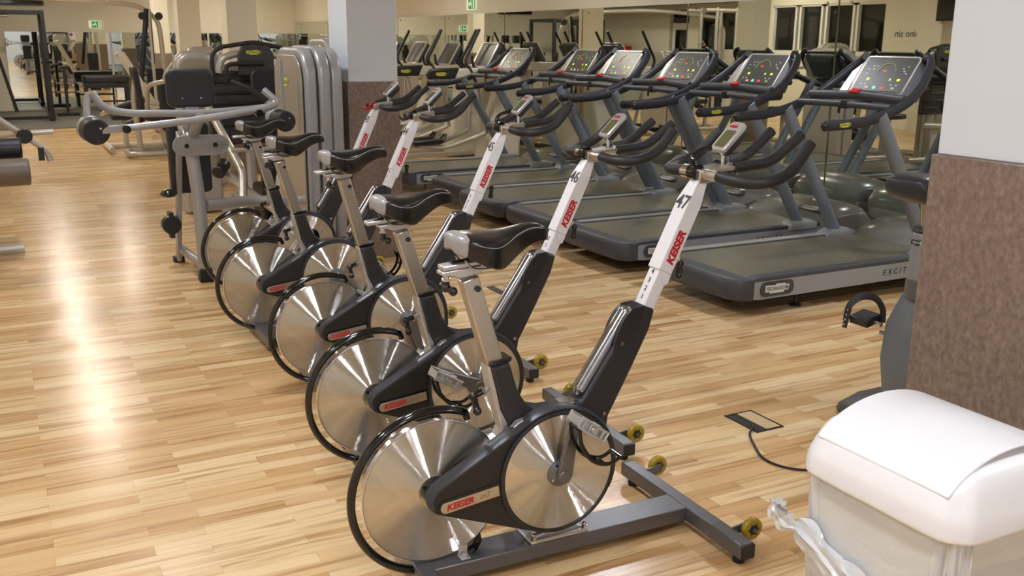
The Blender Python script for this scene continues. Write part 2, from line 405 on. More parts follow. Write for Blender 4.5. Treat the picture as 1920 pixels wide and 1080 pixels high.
# mirrors, each sheet one object with its fixings
def mirror(c, along, wd, z0, z1, tilt, n, lab):
    # n: room side normal
    o = thing('wall_mirror', lab, 'mirror', c, 0, 'mirror sheets along the walls')
    a = V(along); nn = V(n)
    h = z1-z0
    M = Matrix.Rotation(tilt, 3, a)
    b = MB(); up = M @ Vector((0, 0, 1)); nrm = a.cross(up)
    if nrm.dot(nn) < 0: nrm = -nrm
    base = Vector((0, 0, z0)); b.prism([(-wd/2, 0), (wd/2, 0), (wd/2, h), (-wd/2, h)], base, a, up, -.002, .002)
    b.build('mirror_glass', MIRROR, o)
    f = MB()
    for x in (-wd*.5+.12, wd*.5-.12):
        for z in (.05, h-.05): p = base+a*x+up*z; f.cyl(p+nrm*.002, p+nrm*.008, .012, seg=12)
    f.build('mirror_fixing', CHROME, o)
yy = -3.9; k = 0
while yy < YB-.2:
    wd = 1.98
    if yy+wd > YB-.02: wd = YB-.03-yy
    k += 1
    if wd > .3:
        mirror((MX-.028, yy+wd/2, 0), (0, 1, 0), wd, .09, 1.86, 0, (-1, 0, 0), 'tall wall mirror sheet %s behind the cardio row' % ['opposite the white pillar', 'past the swing bin', 'behind the nearest treadmill', 'behind the second treadmill', 'behind the middle treadmills', 'behind the farthest treadmills', 'behind the first cross trainers', 'behind the last cross trainers', 'beyond the cross trainers', 'left of the second exit sign', 'near the far corner', 'touching the far corner', 'at the far corner end', 'at the end'][min(k-1, 13)])
    yy += 2.0
xx = .25; k = 0
while xx < MX-.3:
    wd = min(1.96, MX-.04-xx)
    mirror((xx+wd/2, YB-.012, 0), (1, 0, 0), wd, .05, 1.61, math.radians(.45), (0, -1, 0), ['far wall mirror sheet behind the black rack', 'far wall mirror sheet under the exit sign', 'far wall mirror sheet right of the exit sign', 'far wall mirror sheet in the corner'][k]); k += 1
    xx += 2.0
# pillars
def pillar(x0, x1, y0, y1, zb, lab, m=WHITEW):
    t = thing('pillar', lab, 'pillar', ((x0+x1)/2, (y0+y1)/2, 0), 0, 'square pillars with brown cladding'); wx, wy = x1-x0, y1-y0
    MB().box((0, 0, (zb+CEIL)/2), (wx-.02, wy-.02, CEIL-zb)).build('plaster_shaft', m, t, bevel=.004)
    MB().box((0, 0, zb/2), (wx, wy, zb)).build('stone_cladding', STONE, t, bevel=.003)
pillar(2.08, 2.45, 6.38, 6.80, 1.223, 'square pillar behind the far spin bikes, white above brown')
pillar(2.10, 2.55, 1.16, 1.715, 1.227, 'nearest pillar beside the white bin, brown stone below')
pillar(2.30, 2.65, 11.2, 11.55, 1.22, 'cream pillar behind the grey leg machine, second down the hall', CREAM)
pillar(2.46, 2.80, 15.4, 15.75, 1.22, 'cream pillar third down the hall, right of the cable tower', CREAM)
pillar(2.72, 3.02, 19.8, 20.1, 1.22, 'farthest cream pillar beside the cable tower', CREAM)
st(MB().box((WX+.12, 11.75, CEIL/2), (.24, .5, CEIL)).build('trim_3', CREAM))
# rubber training mat on the far floor
tag(MB().box((.1, 20.45, .006), (4.0, 4.2, .012)).build('rubber_mat', rubber_mat()), 'dark grey rubber mat covering the floor before the far mirror', 'mat')
# ceiling lights
for i, (x, y) in enumerate(LIGHT_XY):
    t = thing('ceiling_light', 'round downlight in the hall ceiling', 'ceiling light', (x, y, CEIL), 0, 'ceiling downlights')
    MB().lathe([(.150, 0), (.165, -.012), (.160, -.02), (.142, -.016), (.142, 0)], (0, 0, 0), (0, 0, 1), 32).build('trim_ring', WFRAME, t)
    near = y < 7
    LM = mat('lamp_near' if near else 'lamp_far', (240, 240, 235), .5, emis=(244, 247, 255) if near else (255, 246, 230), es=LIGHT_W)
    MB().lathe([(.001, -.010), (.14, -.010), (.14, -.004), (.001, -.004)], (0, 0, 0), (0, 0, 1), 24).build('diffuser', LM, t)

# ------------------------------------------------------------------ spin bikes
HX, HZ = -.883, .285      # flywheel axle
CX, CZ = -.53, .305       # crank axle
def arc(cx, cz, r, a0, a1, n):
    return [(cx+r*math.cos(math.radians(a0+(a1-a0)*i/n)), cz+r*math.sin(math.radians(a0+(a1-a0)*i/n))) for i in range(n+1)]
def knob(parent, a, b, tip, name='adjuster_knob'):
    """threaded pin with an L shaped black grip"""
    a, b, tip = V(a), V(b), V(tip)
    k = MB().cyl(a, a+(b-a)*.45, .009).cyl(a+(b-a)*.40, a+(b-a)*.55, .013, seg=6).build(name, CHROME, parent)
    g = MB(); g.tube(fillet([a+(b-a)*.5, b, tip], .012), .0095, 12); g.sph(tip, .0125); g.sph(b, .013); g.build('knob_grip', BLACKG, k)
def pedal(parent, c, ang, side):
    """c pedal axle start, side -1 right / +1 left, ang tilt of the pedal plane (deg)"""
    c = V(c); s = side; R = Matrix.Rotation(math.radians(ang), 3, 'Y')
    pd = MB()
    pd.cyl(c, c+Vector((0, s*.095, 0)), .008); pd.cyl(c+Vector((0, s*.012, 0)), c+Vector((0, s*.022, 0)), .012)
    def L(x, y, z): return c+R @ Vector((x*1.18, 0, z*1.18))+Vector((0, y, 0))
    for y0 in (.028, .088):
        pd.tube([L(-.042, s*y0, -.012), L(-.045, s*y0, .012), L(.045, s*y0, .012), L(.042, s*y0, -.012), L(-.042, s*y0, -.012)], .0035, 6)
        for x in (-.03, -.01, .01, .03): pd.box(L(x, s*y0, .0), (.008, .003, .022), R)
    for x in (-.043, .043):
        pd.box(L(x, s*.058, 0), (.004, .062, .024), R)
    pd.box(L(0, s*.058, 0), (.034, .05, .026), R); pd.box(L(.022, s*.058, .012), (.014, .03, .01), R); pd.box(L(-.022, s*.058, -.012), (.014, .03, .01), R)
    o = pd.build('pedal', CAST, parent, bevel=.001)
    # black toe cage hanging below the axle: two curved ladders
    cg = MB()
    for y0 in (.034, .082):
        pts = [L(-.03, s*y0, -.016), L(.0, s*y0, -.045), L(.05, s*y0, -.062), L(.095, s*y0, -.05), L(.115, s*y0, -.02)]
        cg.tube(catmull(pts, 5), .0065, 8, ry=.0035, up=(0, 1, 0))
    for q in ((-.03, -.016), (.035, -.058), (.085, -.055), (.115, -.02)):
        cg.tube([L(q[0], s*.032, q[1]), L(q[0], s*.084, q[1])], .008, 8, ry=.0035)
    cg.build('toe_cage', BLACKG, o)

def spin_bike(num, loc, rz, dz_seat, dx_seat, dz_bar, crank, lab, lever=BLACKG, lever_up=True, tail_in=0):
    t = thing('spin_bike', lab, 'exercise bike', loc, rz, 'row of spin bikes')
    # base
    b = MB(); zc, hh = .049, .048
    b.box((-.0245, 0, zc), (.049, .64, hh))                           # front cross beam
    b.box((-.475, 0, zc), (.86, .107, .046))                          # long beam
    b.box((-.925, 0, zc), (.049, .56, hh))                            # rear cross beam
    b.build('base_frame', GUNMETAL, t, bevel=.004)
    for x, yy2 in ((-.0245, .32), (-.925, .28)):
        for s in (-1, 1):
            e = MB().box((x, s*(yy2+.004), zc), (.047, .012, .046)).build('end_cap', BLACKP, t, bevel=.004)
            MB().cyl((x, s*(yy2-.035), .0), (x, s*(yy2-.035), .026), .018).build('levelling_foot', RUBBER, t)
    for s in (-1, 1):                                                  # transport wheels
        h = MB(); y = s*.249
        h.bar((-.004, y+s*-.02, .065), (.052, y-s*.02, .073), .006, .028); h.cyl((.0495, y-s*.024, .072), (.0495, y+s*.018, .072), .006)
        h.build('wheel_bracket', GUNMETAL, t)
        wl = MB().lathe([(.016, -.011), (.028, -.0115), (.0345, -.008), (.036, 0), (.0345, .008), (.028, .0115), (.016, .011)], (.0495, y, .072), (0, 1, 0), 32, cap=False).build('transport_wheel', YELW, t, sharp=60)
        hb = MB().lathe([(.017, -.010), (.017, .010)], (.0495, y, .072), (0, 1, 0), 24)
        for k in range(6): hb.bar(V(.0495, y, .072), V(.0495+.022*math.cos(k*PI/3), y, .072+.022*math.sin(k*PI/3)), .004, .024, up=(0, 1, 0))
        hb.build('wheel_hub', HUBG, wl); MB().cyl((.0495, y-.013, .072), (.0495, y+.013, .072), .007, seg=6).build('axle_bolt', CHROME, wl)
    # foot casting with acorn nuts
    fc = MB()
    fc.pxz([(-.60, .072), (-.405, .072), (-.405, .080), (-.425, .086), (-.575, .086), (-.60, .080)], -.052, .052)
    fc.pxz([(-.575, .082), (-.43, .082), (-.438, .175), (-.53, .20)], -.022, .022)
    for s in (-1, 1): fc.pxz([(-.59, .082), (-.415, .082), (-.5, .12)], s*.036-.004, s*.036+.004)
    fo = fc.build('foot_casting', CAST, t, bevel=.003)
    for x in (-.588, -.417):
        for s in (-1, 1):
            q = MB(); q.cyl((x, s*.042, .08), (x, s*.042, .094), .009, seg=6); q.sph((x, s*.042, .097), .0075); q.build('acorn_nut', CHROME, fo)
    # rear clamp holding the guard
    # frame body: V of seat tube and head tube over the chain case
    fr = [(-.722, .635), (-.706, .632), (-.663, .640), (-.650, .595), (-.637, .552), (-.615, .515), (-.588, .492), (-.552, .481), (-.505, .480), (-.455, .482),
          (-.430, .486), (-.352, .600), (-.262, .731), (-.228, .751), (-.186, .735), (-.203, .675), (-.262, .560), (-.315, .462), (-.336, .425), (-.341, .385),
          (-.345, .30), (-.40, .19), (-.43, .16), (-.55, .15), (-.66, .20), (-.70, .30), (-.705, .38), (-.672, .415), (-.668, .455), (-.690, .50), (-.703, .56)]
    fb = MB().pxz(fr, -.034, .034).build('frame', FRAMEG, t, bevel=.009, seg=3)
    # recess with the polished tube up the front of the head tube
    rc = MB().tube([(-.418, 0, .514), (-.272, 0, .727)], .0235, 20).sph((-.418, 0, .514), .0235).sph((-.272, 0, .727), .0235).build('polished_tube', mat('polished_dark_steel', (168, 170, 178), .2, metal=1), t)
    rc2 = MB()
    for s in (-1, 1): rc2.pxz([(-.33, .60), (-.31, .60), (-.222, .715), (-.224, .752), (-.268, .748), (-.292, .725), (-.312, .69), (-.325, .655)], s*.030-.0055, s*.030+.0055)
    rc2.pxz([(-.262, .742), (-.224, .752), (-.218, .745), (-.243, .70), (-.262, .70)], -.034, .034)
    rc2.build('tube_cowl', mat('cowl_charcoal', (40, 40, 43), .3), t, bevel=.003)
    MB().box((-.385, 0, .468), (.085, .056, .008), (0, math.radians(27), 0)).box((-.46, 0, .482), (.06, .05, .006)).build('crotch_plate', CHROME, t, bevel=.002)
    # silver face on the rear of the seat tube
    sf = MB().pxz([(-.727, .632), (-.700, .63), (-.706, .60), (-.694, .555), (-.680, .50), (-.662, .45), (-.664, .42), (-.69, .40), (-.735, .375), (-.738, .388), (-.692, .415), (-.682, .44), (-.705, .52), (-.722, .59)], -.026, .026)
    sf.build('seat_tube_face', CAST, t, bevel=.003)
    MB().pxz([(-.724, .632), (-.658, .640), (-.654, .652), (-.724, .644)], -.031, .031).build('seat_collar', BLACKG, t, bevel=.003)
    for x, z in ((-.300, .645), (-.355, .437)):
        MB().cyl((x, -.033, z), (x, -.0375, z), .006, seg=12).build('frame_screw', CHROME, fb)
    knob(t, (-.705, 0, .565), (-.765, -.01, .548), (-.768, -.045, .517), 'seat_post_knob')
    # flywheel
    fw = MB().lathe([(.030, -.0075), (.207, -.0068), (.2085, -.005), (.2085, .005), (.207, .0068), (.030, .0075)], (HX, 0, HZ), (0, -1, 0), 96, cap=True).build('flywheel', TURNED, t, sharp=30)
    MB().lathe([(.2085, -.0088), (.211, -.008), (.211, .008), (.2085, .0088)], (HX, 0, HZ), (0, -1, 0), 96, cap=False).build('flywheel_rim', CHROME, fw)
    hb = MB().lathe([(.048, .0065), (.047, .010), (.02, .0115), (.018, .02)], (HX, 0, HZ), (0, -1, 0), 48).build('flywheel_hub', SATIN, fw)
    for k in range(4):
        a = math.radians(45+90*k+12); MB().cyl((HX+.036*math.cos(a), -.0085, HZ+.036*math.sin(a)), (HX+.036*math.cos(a), -.0125, HZ+.036*math.sin(a)), .0062, seg=16).build('hub_hole', BLACKP, hb)
    # guard around the flywheel
    gp = [(x, 0, z) for x, z in arc(HX, HZ, .238, 66, 300, 60)]
    gd = MB(); gd.tube(gp, .0145, 12, ry=.012)
    gd.tube([(HX+.238*math.cos(math.radians(66)), 0, HZ+.238*math.sin(math.radians(66))), (HX+.222*math.cos(math.radians(62)), 0, HZ+.222*math.sin(math.radians(62)))], .010, 10)
    gd.pxz([(HX+.222*math.cos(math.radians(300)), HZ+.222*math.sin(math.radians(300))), (HX+.25*math.cos(math.radians(300)), HZ+.25*math.sin(math.radians(300))), (HX+.235*math.cos(math.radians(308)), HZ+.235*math.sin(math.radians(308))), (HX+.212*math.cos(math.radians(311)), HZ+.212*math.sin(math.radians(311)))], -.008, .008)
    g = gd.build('flywheel_guard', BLACKG, t)
    cl = MB(); cl.box((-.805, -.02, .083), (.028, .006, .05)).box((-.805, -.03, .076), (.03, .03, .006)).cyl((-.805, -.035, .078), (-.805, -.035, .087), .008, seg=12)
    cl.build('guard_clamp', CAST, g, bevel=.0015)
    # drive housing, teardrop around both axles
    r1, r2 = .040, .190
    d = math.hypot(CX-HX, CZ-HZ); base = math.atan2(CZ-HZ, CX-HX); al = math.acos((r1-r2)/d)
    poly = [(HX+r1*math.cos(a), HZ+r1*math.sin(a)) for a in [base+al+(2*PI-2*al)*i/14 for i in range(15)]]
    poly += [(CX+r2*math.cos(a), CZ+r2*math.sin(a)) for a in [base-al+(2*al)*i/56 for i in range(57)]]
    hs = MB().pxz(poly, -.080, -.034).build('drive_housing', HOUSE, t, bevel=.007, seg=3)
    # raised top edge of the housing
    e = MB(); a_ = base+al
    p0 = (HX+r1*math.cos(a_), HZ+r1*math.sin(a_)); p1 = (CX+r2*math.cos(a_), CZ+r2*math.sin(a_))
    pts = [(HX+(r1-.004)*math.cos(a_+x), -.057, HZ+(r1-.004)*math.sin(a_+x)) for x in (1.6, 1.1, .6, .2)]
    pts += [(p0[0]+(p1[0]-p0[0])*k/8, -.057, p0[1]+(p1[1]-p0[1])*k/8) for k in range(9)]
    pts += [(CX+r2*math.cos(a_-.12*k), -.057, CZ+r2*math.sin(a_-.12*k)) for k in range(1, 22)]
    e.tube(pts, .007, 10, ry=.026, up=(0, 1, 0)); e.build('housing_rim', mat('case_rim_grey', (70, 72, 78), .35, metal=.3), hs)
    # bracket loop joining seat tube and housing
    lp = MB(); lp.pxz([(-.742, .392), (-.735, .405), (-.67, .415), (-.637, .455), (-.615, .452), (-.602, .435), (-.60, .458), (-.622, .475), (-.65, .47), (-.69, .432), (-.74, .415), (-.755, .40)], -.062, -.040)
    lp.build('housing_bracket', CAST, hs, bevel=.002)
    # round steel cover disc with ring
    MB().lathe([(.178, 0), (.186, .003), (.186, .008), (.178, .011), (.172, .006)], (CX, -.078, CZ), (0, -1, 0), 72).build('cover_ring', BLACKP, hs)
    ds = MB().lathe([(.002, 0), (.173, 0), (.173, .0075), (.030, .0085), (.002, .0085)], (CX, -.078, CZ), (0, -1, 0), 96).build('cover_disc', TURNED, t, sharp=30)
    fl = MB().lathe([(.040, 0), (.040, .006), (.032, .010), (.022, .016), (.014, .020)], (CX, -.086, CZ), (0, -1, 0), 40).build('crank_flange', GUNMETAL, ds)
    for k in range(4):
        a = math.radians(30+90*k); MB().cyl((CX+.031*math.cos(a), -.090, CZ+.031*math.sin(a)), (CX+.031*math.cos(a), -.098, CZ+.031*math.sin(a)), .0045, seg=12).build('flange_bolt', CHROME, fl)
    # brand plate
    pr = math.radians(7); u = (math.cos(pr), 0, math.sin(pr)); v = (-math.sin(pr), 0, math.cos(pr))
    po = (-.808, -.0805, .277)
    tray = MB().prism(stadium(.188, .044, right=False), po, u, v, 0, .002).build('plate_recess', BLACKG, hs)
    bp = MB().prism(stadium(.176, .032, right=False), po, u, v, .002, .005).build('brand_plate', SATIN, hs, bevel=.001)
    oo = V(po)+V(u)*-.072+V(v)*-.0085+Vector((0, -.0055, 0))
    text('KEISER', .0245, oo, u, v, REDP, bp, 'lettering', bold=.035, shear=.25, aspect=1.12)
    text('m3', .024, oo+V(u)*.098+V(v)*.002, u, v, GREYI, bp, 'lettering', bold=-.005, shear=.45)
    # cranks, pedals
    ca = math.radians(crank)
    for s, a in ((-1, ca), (1, ca+PI)):
        ex, ez = CX+.172*math.cos(a), CZ+.172*math.sin(a); y = s*.112
        cr = MB(); n = Vector((-math.sin(a), 0, math.cos(a)))
        A, B_ = Vector((CX, y, CZ)), Vector((ex, y, ez))
        cr.prism([(-.0, -.024), (.03, -.022), (.16, -.013), (.178, -.013), (.187, 0), (.178, .013), (.16, .013), (.03, .022), (0, .024), (-.018, .016), (-.024, 0), (-.018, -.016)], A, (math.cos(a), 0, math.sin(a)), n, -.008, .008)
        cr.cyl((CX, y-s*.03, CZ), (CX, y+s*.011, CZ), .019)
        c = cr.build('crank_arm', mat('crank_steel', (118, 118, 120), .35, metal=.8), t, bevel=.003)
        pedal(c, (ex, y+s*.006, ez), (36 if num == 47 else 30) if s < 0 else -50, s)
    # seat post (satin square tube), local frame along its axis
    sd = Vector((.140, 0, -.365)).normalized()          # down the post
    top = Vector((-.775+.0, 0, .885+dz_seat)); bot = Vector((-.690, 0, .600))
    MB().bar(top, bot, .050, .043, up=(0, 1, 0)).build('seat_post', SATIN, t, bevel=.004)
    po_ = top+sd*.03
    MB().cyl((po_.x+.008, -.022, po_.z-.0), (po_.x+.008, -.0275, po_.z), .0085).build('post_bolt', HUBG, t)
    z0 = .885+dz_seat; xs = -.775
    hd = MB()
    hd.pxz([(xs-.035, z0+.004), (xs+.028, z0+.012), (xs+.036, z0+.022), (xs+.062, z0+.030), (xs+.062, z0+.038), (xs-.082, z0+.026), (xs-.082, z0+.016), (xs-.05, z0+.012)], -.022, .022)
    hd.build('seat_post_head', CAST, t, bevel=.003)
    sx = dx_seat
    rl = MB(); rl.bar((xs-.078+sx, 0, z0+.034), (xs+.104+sx, 0, z0+.050), .046, .013, up=(0, 0, 1)); rl.sph((xs+.104+sx, 0, z0+.052), .02, (1, 1.1, .8))
    so = rl.build('seat_slider', CAST, t, bevel=.003)
    MB().bar((xs-.050+sx, 0, z0+.043), (xs+.07+sx, 0, z0+.0535), .030, .006).build('slider_groove', BLACKG, so)
    knob(t, (xs-.062, 0, z0+.02), (xs-.063, 0, z0-.022), (xs-.052, -.022, z0-.028), 'slider_knob')
    # saddle
    X0 = -.826+dx_seat+tail_in; Z0 = .885+dz_seat
    prof = [  # x offset, half width, top z, skirt z, (all from tail)
        (.000, .028, .112, .084), (.008, .055, .122, .076), (.030, .076, .1255, .064), (.065, .086, .1245, .044), (.105, .082, .122, .027), (.135, .066, .122, .023),
        (.170, .045, .126, .045), (.210, .031, .134, .070), (.240, .026, .137, .082), (.265, .023, .133, .086), (.283, .019, .121, .085), (.291, .009, .106, .088)]
    def sect(x, hw, zt, zb, gr=1.0):
        r = []; zm = zb+(zt-zb)*.62
        for k in range(20):
            a = -.12*PI+(1.24*PI)*k/19
            cx = math.cos(a); sz = math.sin(a)
            yv = hw*math.copysign(abs(cx)**.75, cx); zv = (zm+(zt-zm)*max(0, sz)**.85) if sz > 0 else zm+(zm-zb)*sz*2.7
            r.append((X0+x, yv*gr, Z0+zv))
        hb2 = hw*.80
        r.append((X0+x, -hb2, Z0+zb)); r.append((X0+x, 0, Z0+zb+.4*(zm-zb))); r.append((X0+x, hb2, Z0+zb))
        return r
    sad = MB().loft([sect(*q) for q in prof]).build('saddle', LEATHER, t, sub=1, sharp=80)
    cap = MB().loft([sect(q[0]-.004, q[1]*1.04, q[2]+.003, q[3]-.004) for q in prof[:2]]+[sect(.024, .0745, .1275, .064), sect(.036, .062, .1275, .09)]).build('saddle_rear_panel', SADGREY, sad, sub=1, sharp=80)
    for s in (-1, 1):                                                   # piping line
        pts = [(X0+x, s*hw*f, Z0+zb+(zt-zb)*k2) for x, hw, zt, zb, f, k2 in ((.035, .083, .124, .046, .93, .80), (.065, .086, .1225, .03, .97, .72), (.105, .078, .1205, .02, 1.0, .70), (.14, .06, .1215, .026, 1.03, .74), (.175, .041, .126, .048, 1.04, .80), (.21, .030, .1325, .072, 1.03, .82), (.24, .0255, .136, .084, 1.03, .80), (.265, .0235, .132, .088, 1.03, .76))]
        MB().tube(catmull(pts, 4), .0012, 6).build('saddle_piping', SADGREY, sad)
    rw = MB()
    for s in (-1, 1): rw.tube(catmull([(X0+.03, s*.03, Z0+.055), (X0+.06, s*.022, Z0+.028), (X0+.13, s*.02, Z0+.028), (X0+.19, s*.014, Z0+.055), (X0+.235, s*.008, Z0+.088)], 5), .0035, 8)
    rw.box((X0+.105, 0, Z0+.045), (.05, .05, .02)); rw.build('saddle_rails', CHROME, sad)
    # handlebar post: inner tube with the scale, outer tube slides along it
    ax = Vector((.4347, 0, .9006)); nr = Vector((.9006, 0, -.4347)); yv = Vector((0, 1, 0))
    def along(s, d_=0, y=0): return Vector((-.2245, 0, .7455))+ax*s+nr*d_+yv*y
    it = MB(); it.box(along(.05, .0215), (.040, .050, .30), Matrix((nr, yv, ax)).transposed()); it.build('inner_tube', WHITEP, t, bevel=.003)
    so_ = .118+dz_bar/.9006             # start of the outer tube
    L_ = .30
    ot = MB()
    # outer tube with chamfered top
    poly = [(0, 0), (.058, -.006), (.066, .04), (.0, .30)]
    rect = lambda s, d0, d1, hy: [along(s, d0, -hy), along(s, d1, -hy), along(s, d1, hy), along(s, d0, hy)]
    o0 = so_
    ot.loft([rect(o0, -.0035, .046, .0295), rect(o0+.22, -.0035, .046, .0295), rect(o0+.285, .006, .040, .021), rect(o0+.305, .012, .036, .015)])
    otb = ot.build('handlebar_post', WHITEP, t, bevel=.0025)
    for s in (-1, 1): MB().prism([(.004, 0), (.046, 0), (.046, -.028), (.038, -.036), (.028, -.030)], along(o0, 0, s*.0275), nr, ax, -.0015, .0015).build('post_tongue', WHITEP, otb)
    knob(otb, along(o0+.055, .046), along(o0+.045, .082), along(o0+.010, .095), 'height_knob')
    # lettering on the post
    text('KEISER', .035, along(o0+.026, .006, -.0302)+nr*.027, ax, -nr, REDP, otb, 'lettering', bold=.045, shear=.25, aspect=1.0)
    text(str(num), .060, along(o0+.192, -.0042, .026), -yv, ax, DARKI, otb, 'bike_number', bold=.012, label='dark number on the post')
    for k, ch in enumerate('1234'):
        s = .020+k*.027
        if s+.016 < o0: text(ch, .022, along(s, .0008, .006), -yv, ax, DARKI, t, 'scale_number', bold=.01)
    # handlebar
    H = along(o0+.300, .024)               # clamp centre
    hb_ = MB(); hx, hz = H.x, H.z+.012
    hb_.cyl((hx, -.095, hz), (hx, .095, hz), .0165, seg=20)
    hb_.prism([(-.01, -.014), (.0, -.03), (.10, -.052), (.112, -.045), (.112, .045), (.10, .052), (0, .03), (-.01, .014)], (hx+.01, 0, hz+.010), (math.cos(.09), 0, math.sin(.09)), (0, 1, 0), -.006, .006)
    hb_.box((hx, 0, hz-.006), (.045, .05, .04)); 
    hbo = hb_.build('handlebar', SATIN, t, bevel=.003)
    for s in (-1, 1):
        MB().tube(fillet([(hx, s*.085, hz), (hx+.002, s*.17, hz-.006), (hx+.06, s*.225, hz-.004), (hx+.145, s*.222, hz+.02), (hx+.222, s*.205, hz+.098)], .05, 8), .0178, 16).build('outer_grip', FOAM, hbo, sharp=60)
        MB().tube(fillet([(hx+.09, s*.042, hz+.016), (hx+.21, s*.062, hz+.030), (hx+.315, s*.066, hz+.108)], .04, 8), .0165, 16).build('inner_grip', FOAM, hbo, sharp=60)
    lv = MB(); lv.cyl((hx-.014, -.006, hz+.004), (hx-.014, .024, hz+.004), .024); 
    if lever_up: lv.tube(catmull([(hx-.022, .01, hz+.01), (hx-.026, .012, hz+.04), (hx+.0, .016, hz+.062), (hx+.045, .02, hz+.072)], 5), .0085, 10)
    else: lv.tube(catmull([(hx-.018, .01, hz), (hx-.038, .03, hz-.014), (hx-.05, .07, hz-.020), (hx-.05, .115, hz-.012)], 5), .0085, 10)
    lo = lv.build('release_lever', lever, hbo); MB().cyl((hx-.014, -.006, hz+.004), (hx-.014, -.009, hz+.004), .005).build('lever_screw', CHROME, lo)
    cs = MB(); cs.cyl((hx-.0, .028, hz), (hx, .080, hz), .0205, seg=24); cs.build('bar_collar', CHROME, hbo)
    # display
    ds_ = MB(); ds_.tube([(hx+.085, 0, hz+.012), (hx+.083, 0, hz+.062)], [.016, .013], 16, ry=.010); ds_.tube([(hx+.083, 0, hz+.056), (hx+.078, 0, hz+.074)], [.014, .020], 16)
    dso = ds_.build('display_stem', CHROME, t)
    tl = math.radians(44); du = Vector((math.cos(tl), 0, math.sin(tl))); dn = Vector((-math.sin(tl), 0, math.cos(tl)))
    dc = Vector((hx+.095, 0, hz+.098))
    outl = [(-.054, -.026), (-.046, -.033), (.040, -.036), (.056, -.030), (.060, -.018), (.060, .018), (.056, .030), (.040, .036), (-.046, .033), (-.054, .026)]
    dp = MB().prism(outl, dc, du, yv, -.004, .010).build('display', CAST, dso, bevel=.003)
    MB().prism([(x*.88-.0, y*.85) for x, y in outl], dc, du, yv, -.026, -.003).build('display_back', HUBG, dp, bevel=.006)
    MB().prism(stadium(.066, .046, r=.005), dc-du*.008, du, yv, .010, .0106).build('screen', LCD, dp)
    text('KEISER', .0115, dc+du*.036+dn*.0112+yv*.022, -yv, du, REDP, dp, 'lettering', bold=.03, shear=.2)
    return t
LEVRED = mat('lever_red', (150, 24, 30), .3)
BL = [
 (47, (1.840, 2.285, 0), -.0204, .000, .000, .000, 78, 'nearest spin bike with a silver flywheel, white post numbered 47', BLACKG, True),
 (46, (1.948, 3.055, 0), -.0341, -.017, -.045, -.028, 155, 'spin bike numbered 46, second in the row, silver pedal near its axle', BLACKG, False),
 (45, (2.033, 3.948, 0), -.0171, .043, -.045, -.007, -70, 'spin bike numbered 45 in the middle of the row, saddle set highest', BLACKG, True),
 (44, (1.995, 4.891, 0), .0096, .021, -.003, -.016, -40, 'spin bike numbered 44, second from the far end of the row', BLACKG, False),
 (43, (2.083, 5.753, 0), -.0031, .032, -.055, -.017, -30, 'farthest spin bike, red handlebar lever, in front of the brown pillar', LEVRED, False)]
for a in BL: spin_bike(*a)

